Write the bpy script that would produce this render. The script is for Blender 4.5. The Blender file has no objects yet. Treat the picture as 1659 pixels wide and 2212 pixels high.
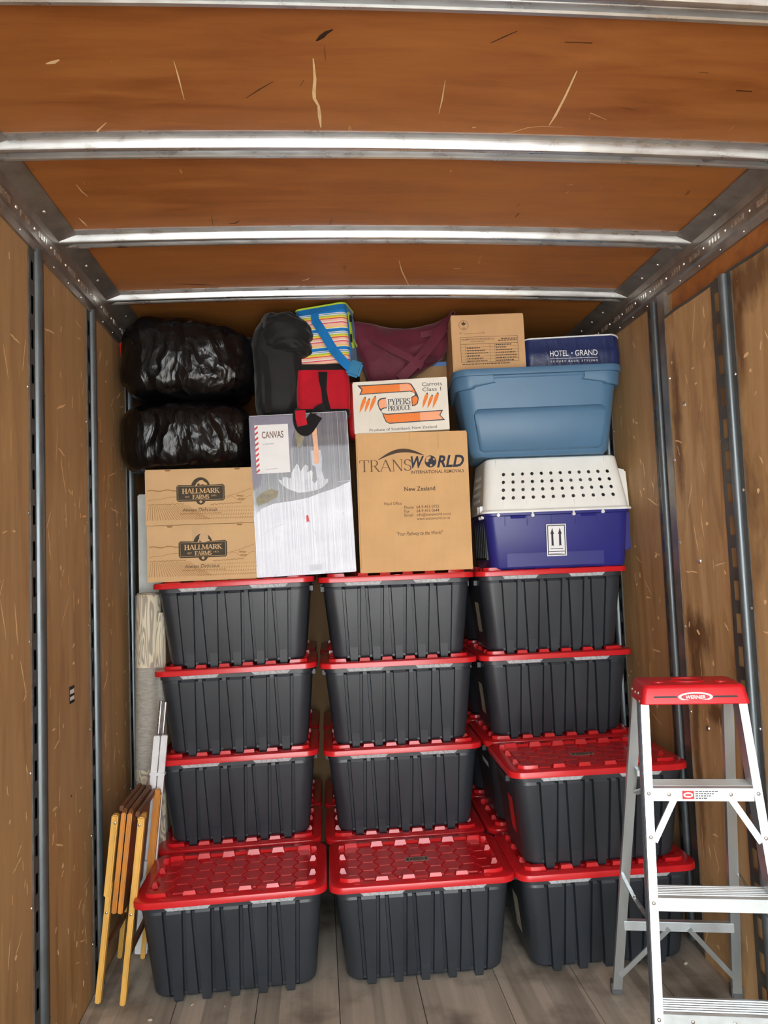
import bpy, bmesh, math, random
from mathutils import Vector, Matrix, noise
random.seed(7)
SC = bpy.context.scene
COL = SC.collection
R = math.radians

# ------------------------------------------------------------------ camera
FPX = 1583.12
cam_d = bpy.data.cameras.new('camera'); cam = bpy.data.objects.new('camera', cam_d); COL.objects.link(cam)
cam_d.sensor_fit = 'VERTICAL'; cam_d.sensor_height = 36.0; cam_d.lens = FPX / 2212 * 36.0
cam_d.clip_start = 0.05; cam_d.clip_end = 400
YAW, PITCH, ROLL = 0.0917875, 0.0635266, -0.0384225
fw = Vector((math.sin(YAW)*math.cos(PITCH), math.cos(YAW)*math.cos(PITCH), math.sin(PITCH)))
rt = Vector((math.cos(YAW), -math.sin(YAW), 0)); up = rt.cross(fw)
r2 = rt*math.cos(ROLL) + up*math.sin(ROLL); u2 = up*math.cos(ROLL) - rt*math.sin(ROLL)
cam.matrix_world = Matrix(((r2.x, u2.x, -fw.x, -0.38051), (r2.y, u2.y, -fw.y, -3.5263), (r2.z, u2.z, -fw.z, 1.71973), (0, 0, 0, 1)))
SC.camera = cam

# ------------------------------------------------------------------ light: overcast daylight through the open rear of the truck
w = bpy.data.worlds.new('overcast_sky'); SC.world = w; w.use_nodes = True
bg = w.node_tree.nodes['Background']; bg.inputs[0].default_value = (0.93, 0.97, 1.0, 1); bg.inputs[1].default_value = 5.0
TRUCK_END = -4.6
pd = bpy.data.lights.new('door_portal', 'AREA'); pd.shape = 'RECTANGLE'; pd.size = 2.5; pd.size_y = 3.0; pd.cycles.is_portal = True
po = bpy.data.objects.new('door_portal', pd); COL.objects.link(po); po.location = (-0.06, TRUCK_END, 1.5); po.rotation_euler = (R(90), 0, 0)
sd = bpy.data.lights.new('sun', 'SUN'); sd.energy = 22.0; sd.angle = R(3); sd.color = (1.0, .97, .92)
so = bpy.data.objects.new('sun', sd); COL.objects.link(so); so.rotation_euler = (R(-20), R(38), 0)      # high sun from the cab side: lights the yard, never enters the box
SC.view_settings.view_transform = 'Standard'; SC.view_settings.look = 'None'; SC.view_settings.gamma = 1; SC.view_settings.use_curve_mapping = False
SC.view_settings.exposure = 0.8

# ------------------------------------------------------------------ materials
def lin(c):
    return tuple(((v/255)/12.92 if v/255 <= 0.04045 else ((v/255+0.055)/1.055)**2.4) for v in c)
MATS = {}
class NT:
    def __init__(s, name):
        s.m = bpy.data.materials.new(name); s.m.use_nodes = True; s.n = s.m.node_tree.nodes; s.l = s.m.node_tree.links
        s.b = s.n['Principled BSDF']; MATS[name] = s.m
    def new(s, t, **k):
        x = s.n.new(t)
        for a, v in k.items(): setattr(x, a, v)
        return x
    def inp(s, node, i, v):
        if hasattr(v, 'is_linked'): s.l.new(v, node.inputs[i])
        elif isinstance(v, bpy.types.Node): s.l.new(v.outputs[0], node.inputs[i])
        else: node.inputs[i].default_value = v
    def coord(s, scale=(1, 1, 1), rot=(0, 0, 0), loc=(0, 0, 0)):
        if not hasattr(s, 'tc'): s.tc = s.new('ShaderNodeTexCoord')
        mp = s.new('ShaderNodeMapping'); s.l.new(s.tc.outputs['Object'], mp.inputs[0])
        mp.inputs['Scale'].default_value = scale; mp.inputs['Rotation'].default_value = rot; mp.inputs['Location'].default_value = loc
        return mp.outputs[0]
    def noise(s, vec, scale, detail=4, rough=.55, dist=0):
        t = s.new('ShaderNodeTexNoise'); s.l.new(vec, t.inputs['Vector'])
        t.inputs['Scale'].default_value = scale; t.inputs['Detail'].default_value = detail; t.inputs['Roughness'].default_value = rough; t.inputs['Distortion'].default_value = dist
        return t.outputs['Fac']
    def ramp(s, fac, *stops, const=False):
        t = s.new('ShaderNodeValToRGB'); s.l.new(fac, t.inputs[0]); e = t.color_ramp.elements
        if const: t.color_ramp.interpolation = 'CONSTANT'
        while len(e) < len(stops): e.new(.5)
        for q, (p, c) in zip(e, stops):
            q.position = p; q.color = (*c, 1) if len(c) == 3 else c
        return t.outputs[0]
    def mix(s, fac, a, b, mode='MIX'):
        t = s.new('ShaderNodeMix', data_type='RGBA', blend_type=mode)
        for i, v in ((0, fac), (6, a), (7, b)):
            if isinstance(v, (tuple, list)) and len(v) == 3: v = (*v, 1)
            s.inp(t, i, v)
        return t.outputs[2]
    def math(s, op, a, b=0.5):
        t = s.new('ShaderNodeMath', operation=op); s.inp(t, 0, a); s.inp(t, 1, b); return t.outputs[0]
    def bump(s, h, strength=.3, dist=.01):
        t = s.new('ShaderNodeBump'); s.l.new(h, t.inputs['Height']); t.inputs['Strength'].default_value = strength; t.inputs['Distance'].default_value = dist
        s.l.new(t.outputs[0], s.b.inputs['Normal'])
    def set(s, **k):
        for a, v in k.items():
            a = {'color': 'Base Color', 'rough': 'Roughness', 'metal': 'Metallic', 'spec': 'Specular IOR Level', 'coat': 'Coat Weight', 'coat_rough': 'Coat Roughness', 'sheen': 'Sheen Weight', 'alpha': 'Alpha'}[a]
            if a == 'Base Color' and isinstance(v, tuple): v = (*v, 1) if len(v) == 3 else v
            s.inp(s.b, a, v)
        return s

def plain(name, rgb, rough=.5, metal=0, var=.12, scale=12, bump=0, spec=.5, coat=0, bscale=None):
    t = NT(name); c = lin(rgb); v = t.coord()
    n = t.noise(v, scale, 5)
    t.set(color=t.ramp(n, (.3, tuple(x*(1-var) for x in c)), (.7, tuple(min(1, x*(1+var)) for x in c))), rough=rough, metal=metal, spec=spec, coat=coat)
    if bump: t.bump(t.noise(v, bscale or scale*6, 4), bump, .004)
    return t.m

def plywood(name, base, dark, light, grain=(1, 1, 1), scratch=.62, rough=.5, stain=.0, sdir=(1, 1, 1)):
    t = NT(name); v = t.coord(grain); raw = t.coord()
    g = t.noise(v, 2.2, 6, .6, .6); big = t.noise(raw, 1.1, 3); fine = t.noise(v, 14, 3)
    c = t.ramp(g, (.28, lin(dark)), (.5, lin(base)), (.75, lin(light)))
    c = t.mix(t.math('MULTIPLY', fine, .35), c, lin(dark))
    c = t.mix(t.ramp(big, (.35, (0, 0, 0)), (.7, (.45, .45, .45))), c, lin(light))
    oi = t.new('ShaderNodeObjectInfo')
    c = t.mix(t.math('MULTIPLY', oi.outputs['Random'], .25), c, lin(dark))
    if stain:
        st = t.noise(t.coord((1, 1, .45)), 2.6, 5, .65); c = t.mix(t.ramp(st, (.56, (0, 0, 0)), (.72, (stain,)*3)), c, lin((96, 62, 34)))
        for (cy_, cz_, ry_, rz_) in ((-.60, 1.36, .14, .12), (-.57, 1.22, .06, .2), (-1.12, 2.66, .22, .13), (-.53, 2.25, .05, .5), (-1.02, 2.5, .05, .3), (-.70, 1.05, .1, .06), (-.52, .9, .04, .6)):
            mp_ = t.coord((0, 1/ry_, 1/rz_), (0, 0, 0), (0, -cy_/ry_, -cz_/rz_)); ln = t.new('ShaderNodeVectorMath', operation='LENGTH'); t.l.new(mp_, ln.inputs[0])
            dd = t.math('ADD', ln.outputs['Value'], t.math('MULTIPLY', t.noise(t.coord((1, 1, .35)), 16, 4, .65), 1.5))
            c = t.mix(t.ramp(t.math('MULTIPLY', dd, .5), (.55, (.75, .75, .75)), (.85, (0, 0, 0))), c, lin((92, 56, 28)))
    # pale scratches and chips, dark scuffs
    for k, (rot, sc) in enumerate((((R(8), R(12), R(5)), 1.0), ((R(-22), R(30), R(24)), .8), ((R(40), R(-50), R(35)), .9))):
        sv = t.coord(tuple(a*sc for a in sdir), rot, (k*3.1, k*1.7, k))
        s1 = t.noise(sv, 3.2, 3, .5, .3); m = t.noise(raw, 2.3+k, 2)
        a = t.math('MULTIPLY', t.ramp(s1, (scratch+.05, (0, 0, 0)), (scratch+.075, (1, 1, 1))), t.ramp(m, (.48, (0, 0, 0)), (.6, (1, 1, 1))))
        c = t.mix(t.math('MULTIPLY', a, .6), c, lin((226, 178, 112)))
    chips = t.noise(t.coord(tuple(max(1, a*.35) for a in sdir), (.3, .2, .5)), 9, 2, .4)
    c = t.mix(t.math('MULTIPLY', t.ramp(chips, (scratch+.11, (0, 0, 0)), (scratch+.13, (1, 1, 1))), .7), c, lin((222, 176, 116)))
    sc2 = t.noise(t.coord(tuple(a*.8 for a in sdir), (R(60), R(30), R(20)), (9, 4, 2)), 2.1, 3)
    c = t.mix(t.math('MULTIPLY', t.ramp(sc2, (.73, (0, 0, 0)), (.76, (1, 1, 1))), .6), c, lin((50, 28, 14)))
    t.set(color=c, rough=t.ramp(g, (.3, (rough,)*3), (.8, (min(1, rough+.2),)*3)), spec=.4)
    t.bump(t.noise(v, 9, 5), .12, .004)
    return t.m

plywood('ply_ceiling', (172, 108, 52), (138, 78, 32), (196, 132, 70), (1.0, 7, 7), .70, .45, 0, (9, 1.6, 5))
plywood('ply_left', (182, 146, 100), (146, 108, 68), (202, 168, 122), (7, 7, .8), .64, .5, 0, (4, 7, 1.1))
plywood('ply_right', (196, 158, 110), (150, 112, 70), (216, 184, 138), (7, 7, .8), .66, .6, .85, (4, 7, 1.3))
plywood('ply_front', (186, 150, 104), (158, 120, 78), (204, 170, 124), (8, 8, .7), .70, .6, 0, (4, 4, 1))
t = NT('floor_wood'); v = t.coord((14, .9, 1)); raw = t.coord()
n1 = t.noise(v, 1.0, 5, .65); n2 = t.noise(t.coord((40, 2.5, 1)), 1.5, 4)
strip = t.new('ShaderNodeTexVoronoi'); strip.voronoi_dimensions = '1D'; strip.inputs['Scale'].default_value = 22
sx = t.new('ShaderNodeSeparateXYZ'); t.l.new(raw, sx.inputs[0]); t.l.new(sx.outputs[0], strip.inputs['W'])
c = t.ramp(n1, (.3, lin((142, 136, 124))), (.5, lin((182, 175, 162))), (.72, lin((210, 203, 190))))
c = t.mix(.55, c, t.ramp(strip.outputs['Color'], (.1, lin((116, 110, 100))), (.9, lin((200, 192, 176)))))
c = t.mix(t.ramp(t.noise(t.coord((1.2, 1.2, 1)), 2.2, 5), (.48, (0, 0, 0)), (.66, (.85, .85, .85))), c, lin((84, 76, 66)))
c = t.mix(t.ramp(t.noise(t.coord((9, 30, 1), (0, 0, .5)), 2.2, 2), (.75, (0, 0, 0)), (.78, (.7, .7, .7))), c, lin((205, 190, 160)))
t.set(color=c, rough=.62); t.bump(n2, .35, .006)

def metal(name, rgb, rough, m=.85, var=.2, scale=20, streak=None):
    t = NT(name); c = lin(rgb); v = t.coord(streak or (1, 1, 1)); n = t.noise(v, scale, 5)
    t.set(color=t.ramp(n, (.3, tuple(x*(1-var) for x in c)), (.7, tuple(min(1, x*(1+var)) for x in c))), rough=t.ramp(n, (.3, (rough*.8,)*3), (.7, (min(1, rough*1.3),)*3)), metal=m)
    return t.m
metal('galvanized', (208, 212, 214), .30, .9, .09, 12, (1, 2, 2))
metal('rail_steel', (152, 145, 137), .4, .75, .25, 14)
metal('post_steel', (104, 112, 116), .36, .6, .12, 10)
metal('flange_steel', (98, 96, 92), .45, .5, .25, 18)
metal('rivet_metal', (215, 212, 205), .28, .9)
metal('aluminium', (204, 214, 218), .36, .8, .06, 14, (1, 1, .2))
metal('aluminium_bright', (212, 220, 222), .5, .6, .05, 40)
metal('aluminium_tube', (190, 192, 194), .22, .9)
plain('ridge_dark', (70, 74, 78), .4, .7)

t = NT('tote_black'); v = t.coord(); n = t.noise(t.coord((3, 3, 1)), 3, 4)
t.set(color=t.ramp(n, (.3, lin((40, 45, 51))), (.7, lin((48, 54, 61)))), rough=t.ramp(n, (.3, (.36,)*3), (.7, (.46,)*3)), spec=.6)
t.bump(t.noise(v, 220, 2), .06, .001)
t = NT('lid_red'); n = t.noise(t.coord(), 4, 4)
t.set(color=t.ramp(n, (.3, lin((206, 28, 36))), (.7, lin((218, 38, 44)))), rough=t.ramp(n, (.3, (.2,)*3), (.7, (.27,)*3)), spec=.6)
plain('tote_tab', (196, 202, 206), .25, .1, .3, 90)
plain('sticker_white', (226, 226, 222), .5); plain('sticker_grey', (150, 128, 118), .35, 0, .15, 40); plain('sticker_cream', (186, 178, 158), .55)
plain('sticker_red', (196, 44, 50), .5)

def cardboard(name, rgb, flute=(1, 1, 1)):
    t = NT(name); c = lin(rgb); n = t.noise(t.coord(), 5, 5); f = t.noise(t.coord((60, 60, 2)), 1.5, 2); d = t.noise(t.coord((1, 1, .6)), 2.2, 4)
    k = t.ramp(n, (.3, tuple(x*.9 for x in c)), (.7, tuple(min(1, x*1.06) for x in c)))
    k = t.mix(t.math('MULTIPLY', f, .18), k, tuple(x*.7 for x in c))
    k = t.mix(t.ramp(d, (.55, (0, 0, 0)), (.8, (.3, .3, .3))), k, tuple(min(1, x*1.25) for x in c))
    t.set(color=k, rough=.78, spec=.25); t.bump(f, .12, .003); return t.m
cardboard('card_farm', (216, 180, 134)); cardboard('card_tan', (220, 178, 126)); cardboard('card_pale', (214, 172, 126)); cardboard('card_white', (240, 236, 224)); cardboard('card_back', (178, 142, 102))
plain('card_edge', (150, 108, 64), .8); plain('tape_clear', (196, 160, 112), .3, 0, .05)
plain('ink_olive', (66, 58, 44), .75, 0, .1, 60); plain('ink_brown', (166, 126, 80), .8, 0, .15, 60); plain('ink_tan', (214, 178, 130), .75)
plain('ink_navy', (44, 50, 66), .75, 0, .1, 60); plain('ink_grey', (112, 82, 62), .8, 0, .1, 60); plain('ink_black', (34, 34, 38), .6); plain('ink_dark', (78, 62, 50), .8)
plain('ink_orange', (242, 132, 48), .6, 0, .06); plain('ink_peach', (250, 172, 130), .6, 0, .05); plain('ink_outline', (62, 66, 74), .6); plain('ink_green', (72, 96, 72), .6)
plain('ink_white', (238, 240, 242), .6, 0, .03); plain('ink_red', (206, 60, 66), .5)
plain('crate_white', (240, 242, 238), .42, 0, .04, 6); plain('crate_blue', (42, 44, 128), .36, 0, .08, 5); plain('crate_dark', (18, 26, 30), .5)
plain('bin_blue', (82, 122, 156), .42, 0, .06, 4)
t = NT('navy_vinyl'); n = t.noise(t.coord(), 7, 4); t.set(color=t.ramp(n, (.3, lin((26, 38, 82))), (.7, lin((36, 52, 104)))), rough=.4); t.bump(t.noise(t.coord((1, 1, .5)), 9, 4, .6, .6), .5, .02)
t = NT('bag_plastic')
n = t.noise(t.coord((3.0, 3, 1)), 5, 6, .62, 1.4); wp = t.new('ShaderNodeTexNoise'); t.l.new(t.coord(), wp.inputs['Vector']); wp.inputs['Scale'].default_value = 5
mv = t.new('ShaderNodeVectorMath', operation='MULTIPLY_ADD'); t.l.new(wp.outputs['Color'], mv.inputs[0]); mv.inputs[1].default_value = (.5, .5, .5); t.l.new(t.coord((2.6, 2.4, .7), (0, R(24), 0)), mv.inputs[2])
vo = t.new('ShaderNodeTexVoronoi'); t.l.new(mv.outputs[0], vo.inputs['Vector']); vo.inputs['Scale'].default_value = 3.6
vo2 = t.new('ShaderNodeTexVoronoi'); t.l.new(mv.outputs[0], vo2.inputs['Vector']); vo2.inputs['Scale'].default_value = 10
t.set(color=(.003, .003, .0035), rough=t.ramp(n, (.35, (.10,)*3), (.65, (.22,)*3)), spec=.42)
t.bump(t.math('ADD', vo.outputs['Distance'], t.math('ADD', t.math('MULTIPLY', vo2.outputs['Distance'], .3), t.math('MULTIPLY', n, .2))), .42, .05)
def fabric(name, rgb, rough=.85, wr=.4, wscale=7, weave=300, sheen=.2):
    t = NT(name); c = lin(rgb); v = t.coord(); n = t.noise(v, wscale, 5, .55, .5); we = t.noise(v, weave, 1)
    k = t.ramp(n, (.3, tuple(x*.8 for x in c)), (.7, tuple(min(1, x*1.15) for x in c)))
    t.set(color=k, rough=rough, sheen=sheen, spec=.25); t.bump(t.math('ADD', n, t.math('MULTIPLY', we, .08)), wr, .015); return t.m
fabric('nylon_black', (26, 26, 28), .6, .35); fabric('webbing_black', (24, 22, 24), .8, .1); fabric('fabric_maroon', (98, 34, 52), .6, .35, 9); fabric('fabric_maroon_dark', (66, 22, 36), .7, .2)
fabric('fabric_red', (190, 14, 38), .75, .15); fabric('webbing_blue', (20, 122, 196), .7, .1); fabric('fabric_blue', (18, 106, 172), .7, .3); fabric('piping_lime', (184, 216, 60), .6, .1)
fabric('webbing_red', (196, 20, 44), .7, .1); plain('plastic_blue', (54, 130, 176), .35); plain('plastic_red', (214, 36, 34), .35); plain('plastic_yellow', (232, 206, 30), .4); plain('tape_blue', (96, 138, 206), .4)
plain('plastic_white', (224, 226, 228), .4); plain('rubber_grey', (88, 90, 92), .7); plain('plastic_black', (16, 17, 18), .4)
t = NT('stripe_fabric'); sx = t.new('ShaderNodeSeparateXYZ'); t.l.new(t.coord(), sx.inputs[0])
bl, wh, ye, gr, re, pe = lin((22, 124, 200)), lin((240, 240, 236)), lin((240, 214, 70)), lin((170, 200, 90)), lin((224, 54, 92)), lin((246, 196, 170))
fr = t.math('FRACT', t.math('MULTIPLY', sx.outputs[2], 1/.096))
st = [(0, pe), (.10, pe), (.14, re), (.19, wh), (.24, pe), (.36, re), (.41, ye), (.50, gr), (.56, wh), (.61, bl), (.65, wh), (.69, bl), (.86, wh), (.90, ye), (.95, pe)]
t.set(color=t.ramp(fr, *st, const=True), rough=.6, spec=.3); t.bump(t.noise(t.coord((2, 2, 1)), 6, 4), .3, .015)
t = NT('rug_weave'); rn = t.noise(t.coord((10, 10, 1.3)), 1.6, 2, .5, .8); rf = t.math('FRACT', t.math('MULTIPLY', rn, 15))
sx = t.new('ShaderNodeSeparateXYZ'); t.l.new(t.coord(), sx.inputs[0]); z = sx.outputs[2]
pat = t.mix(t.ramp(rf, (.35, (0, 0, 0)), (.5, (1, 1, 1)), (.8, (1, 1, 1)), (.95, (0, 0, 0))), lin((222, 214, 190)), lin((168, 160, 146)))
gy = t.ramp(t.noise(t.coord((6, 6, 40)), 6, 3), (.3, lin((150, 146, 138))), (.7, lin((182, 178, 168))))
band = t.math('MULTIPLY', t.math('GREATER_THAN', z, .76), t.math('LESS_THAN', z, 1.24))
t.set(color=t.mix(band, pat, gy), rough=.95, spec=.1); t.bump(t.noise(t.coord(), 180, 2), .5, .003)
plain('board_pale', (196, 202, 198), .6, 0, .08, 25)
def wood(name, rgb, var=.22, ax=(9, 9, 1), rough=.45):
    t = NT(name); c = lin(rgb); n = t.noise(t.coord(ax), 4, 5, .6, .4)
    t.set(color=t.ramp(n, (.3, tuple(x*(1-var) for x in c)), (.7, tuple(min(1, x*(1+var)) for x in c))), rough=rough); return t.m
wood('pine', (228, 178, 88)); wood('pine_orange', (206, 136, 56)); wood('walnut', (118, 74, 42), .25, (9, 2, 5))
plain('ladder_red', (206, 26, 38), .42, 0, .05); plain('asphalt', (182, 181, 178), .9, 0, .12, 3)
t = NT('canvas_print'); v = t.coord(); sx = t.new('ShaderNodeSeparateXYZ'); t.l.new(v, sx.inputs[0])
wav = t.noise(t.coord((240, 1, 1.0)), 1.0, 2); nz = t.noise(t.coord((3, 1, 3)), 3, 5)
zz = t.math('ADD', sx.outputs[2], t.math('MULTIPLY', nz, .10))
c = t.ramp(t.math('DIVIDE', zz, .85), (.0, lin((206, 210, 224))), (.42, lin((196, 198, 208))), (.475, lin((112, 112, 116))), (.7, lin((78, 76, 82))), (1.0, lin((92, 88, 102))))
c = t.mix(t.ramp(wav, (.5, (0, 0, 0)), (.72, (.4, .4, .4))), c, lin((206, 208, 214)))
c = t.mix(t.ramp(t.noise(t.coord((4, 1, 1.5)), 4, 5), (.55, (0, 0, 0)), (.8, (.5, .5, .5))), c, lin((80, 80, 86)))
t.set(color=c, rough=.28, coat=.5); t.bump(wav, .5, .004)
for nm_, c0_, c1_ in (('print_white', (204, 209, 216), (150, 154, 166)), ('print_snow', (216, 220, 232), (186, 190, 204))):
    t = NT(nm_); wv_ = t.noise(t.coord((260, 1, 1.0)), 1.0, 1); bl_n = t.noise(t.coord((2, 1, 3)), 3, 5)
    c = t.ramp(wv_, (.38, lin(c1_)), (.58, lin(c0_))); c = t.mix(t.ramp(bl_n, (.45, (0, 0, 0)), (.75, (.5, .5, .5))), c, lin((236, 240, 244)))
    t.set(color=c, rough=.28, coat=.5); t.bump(wv_, .5, .004)
plain('print_olive', (128, 118, 84), .35, 0, .3, 50); plain('print_orange', (226, 166, 122), .3, 0, .1, 30); plain('print_slate', (122, 118, 138), .3, 0, .12, 12); plain('print_grey', (186, 192, 204), .3)

# ------------------------------------------------------------------ mesh helpers
class MB:
    def __init__(s): s.v = []; s.f = []
    def add(s, vs, fs):
        o = len(s.v); s.v += [tuple(p) for p in vs]; s.f += [tuple(i+o for i in f) for f in fs]; return s
    def box(s, x0, x1, y0, y1, z0, z1):
        return s.add([(x0, y0, z0), (x1, y0, z0), (x1, y1, z0), (x0, y1, z0), (x0, y0, z1), (x1, y0, z1), (x1, y1, z1), (x0, y1, z1)],
                     [(3, 2, 1, 0), (4, 5, 6, 7), (0, 1, 5, 4), (1, 2, 6, 5), (2, 3, 7, 6), (3, 0, 4, 7)])
    def hexa(s, bot, top):
        return s.add(list(bot)+list(top), [(3, 2, 1, 0), (4, 5, 6, 7), (0, 1, 5, 4), (1, 2, 6, 5), (2, 3, 7, 6), (3, 0, 4, 7)])
    def loft(s, loops, cap0=True, cap1=True, close=True):
        n = len(loops[0]); o = len(s.v)
        for lp in loops: s.v += [tuple(p) for p in lp]
        for k in range(len(loops)-1):
            for i in range(n if close else n-1):
                j = (i+1) % n; s.f.append((o+k*n+i, o+k*n+j, o+(k+1)*n+j, o+(k+1)*n+i))
        if cap0: s.f.append(tuple(o+i for i in reversed(range(n))))
        if cap1: s.f.append(tuple(o+(len(loops)-1)*n+i for i in range(n)))
        return s
    def prism(s, poly, a, b, ax='y'):
        g = {'y': lambda p, h: (p[0], h, p[1]), 'x': lambda p, h: (h, p[0], p[1]), 'z': lambda p, h: (p[0], p[1], h)}[ax]
        return s.loft([[g(p, a) for p in poly], [g(p, b) for p in poly]])
    def tube(s, pts, r, n=10, cap=True, ry=None):
        pts = [Vector(p) for p in pts]; loops = []; nrm = None
        for i, p in enumerate(pts):
            d = (pts[min(i+1, len(pts)-1)] - pts[max(i-1, 0)]).normalized()
            if nrm is None: nrm = d.orthogonal().normalized() if abs(d.z) > .9 or ry is None else Vector((0, 0, 1)).cross(d).normalized()
            nrm = (nrm - d*nrm.dot(d)).normalized(); b = d.cross(nrm); rr = r[i] if isinstance(r, (list, tuple)) else r
            loops.append([p + nrm*math.cos(2*math.pi*k/n)*rr + b*math.sin(2*math.pi*k/n)*(rr if ry is None else ry) for k in range(n)])
        return s.loft(loops, cap, cap)
    def bar(s, p0, p1, wx, wy, ref=(0, 0, 1)):
        p0, p1 = Vector(p0), Vector(p1); d = (p1-p0).normalized(); ref = Vector(ref)
        if abs(d.dot(ref)) > .95: ref = Vector((0, 1, 0))
        a = d.cross(ref).normalized(); b = a.cross(d).normalized()
        q = [a*sx*wx/2 + b*sy*wy/2 for sx, sy in ((-1, -1), (1, -1), (1, 1), (-1, 1))]
        return s.loft([[p0+o for o in q], [p1+o for o in q]])
    def disc(s, c, nrm, r, h, n=10):
        nrm = Vector(nrm).normalized(); c = Vector(c); return s.tube([c, c+nrm*h], r, n)
    def dome(s, c, nrm, r, h, n=10):
        nrm = Vector(nrm).normalized(); c = Vector(c); return s.tube([c, c+nrm*h*.6, c+nrm*h], [r, r*.8, r*.25], n)
    def flat(s, polys, y):           # flat print facing -y: polys in (x, z)
        for p in polys:
            a = sum(p[i][0]*p[(i+1) % len(p)][1]-p[(i+1) % len(p)][0]*p[i][1] for i in range(len(p)))
            if a < 0: p = list(reversed(p))
            s.add([(x, y, z) for x, z in p], [tuple(range(len(p)))])
        return s
    def mesh(s, name, mat, smooth=None):
        me = bpy.data.meshes.new(name); me.from_pydata(s.v, [], s.f)
        if mat: me.materials.append(MATS[mat])
        if smooth:
            me.shade_smooth(); me.set_sharp_from_angle(angle=R(smooth))
        me.update(); return me
    def build(s, name, mat, parent=None, smooth=None, bevel=0, loc=None, rot=None):
        me = s.mesh(name, mat, None)
        bm = bmesh.new(); bm.from_mesh(me)
        if bevel:
            bmesh.ops.bevel(bm, geom=[e for e in bm.edges if e.calc_face_angle(0) > R(35)], offset=bevel, segments=2, affect='EDGES', clamp_overlap=True)
        bm.to_mesh(me); bm.free()
        if smooth or bevel:
            me.shade_smooth(); me.set_sharp_from_angle(angle=R(smooth or 40))
        return link(name, me, parent, loc, rot)
def link(name, me, parent=None, loc=None, rot=None):
    o = bpy.data.objects.new(name, me); COL.objects.link(o)
    if parent: o.parent = parent
    if loc: o.location = loc
    if rot: o.rotation_euler = rot
    return o
def thing(name, label, cat, loc=(0, 0, 0), rot=(0, 0, 0), group=None):
    o = bpy.data.objects.new(name, None); COL.objects.link(o); o.location = loc; o.rotation_euler = rot; o.empty_display_size = .1
    return tag(o, label, cat, group)
def tag(o, label, cat=None, group=None):
    o['label'] = label
    if cat: o['category'] = cat
    if group: o['group'] = group
    return o
def structure(o, label=None, cat=None):
    o['kind'] = 'structure'
    if label: o['label'] = label
    if cat: o['category'] = cat
    return o
def rrect(wx, wy, r, z, n=5, cx=0, cy=0):
    r = min(r, wx/2-1e-4, wy/2-1e-4); pts = []
    for sx, sy, a0 in ((1, -1, -90), (1, 1, 0), (-1, 1, 90), (-1, -1, 180)):
        for k in range(n+1):
            a = R(a0+90*k/n); pts.append((cx+sx*(wx/2-r)+r*math.cos(a), cy+sy*(wy/2-r)+r*math.sin(a), z))
    return pts
def ell(cx, cz, rx, rz, n=24, a0=0, a1=360):
    m = n if a1-a0 >= 360 else n+1
    return [(cx+rx*math.cos(R(a0+(a1-a0)*k/n)), cz+rz*math.sin(R(a0+(a1-a0)*k/n))) for k in range(m)]
def stroke(pts, wd):                 # polyline -> quads, width can taper
    out = []; n = len(pts)
    L = []; Rr = []
    for i, p in enumerate(pts):
        a = pts[max(0, i-1)]; b = pts[min(n-1, i+1)]; dx, dz = b[0]-a[0], b[1]-a[1]; l = math.hypot(dx, dz) or 1
        h = (wd[i] if isinstance(wd, (list, tuple)) else wd)/2
        L.append((p[0]-dz/l*h, p[1]+dx/l*h)); Rr.append((p[0]+dz/l*h, p[1]-dx/l*h))
    return [[L[i], L[i+1], Rr[i+1], Rr[i]] for i in range(n-1)]
def frame2(x0, x1, z0, z1, wd):
    return stroke([(x0, z0), (x1, z0)], wd)+stroke([(x0, z1), (x1, z1)], wd)+stroke([(x0, z0-wd/2), (x0, z1+wd/2)], wd)+stroke([(x1, z0-wd/2), (x1, z1+wd/2)], wd)
def shift(polys, dx, dz, sx=1, sz=None):
    sz = sx if sz is None else sz
    return [[(x*sx+dx, z*sz+dz) for x, z in p] for p in polys]

# sans lettering from the built-in font, laid flat on a -y face; x, z = centre of the baseline box, w = exact width
def text(s, mat, parent, x, z, h, y, w=None, shear=0, bold=0, name='lettering', align='c', rot=0):
    cu = bpy.data.curves.new('lettering', 'FONT'); cu.body = s; cu.size = 1; cu.shear = shear; cu.offset = bold; cu.resolution_u = 3
    ob = bpy.data.objects.new('lettering_tmp', cu); me = bpy.data.meshes.new_from_object(ob)
    bpy.data.objects.remove(ob); bpy.data.curves.remove(cu)
    xs = [p.co.x for p in me.vertices]; ys = [p.co.y for p in me.vertices]; x0, x1 = min(xs), max(xs)
    sc = h/.72; sx = (w/(x1-x0)) if w else sc
    off = {'c': (x0+x1)/2, 'l': x0, 'r': x1}[align]; cr, sr = math.cos(rot), math.sin(rot)
    for p in me.vertices:
        a, b = (p.co.x-off)*sx, p.co.y*sc
        p.co = (x+a*cr-b*sr, y, z+a*sr+b*cr)
    me.materials.clear(); me.materials.append(MATS[mat])
    return link(name, me, parent)

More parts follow.
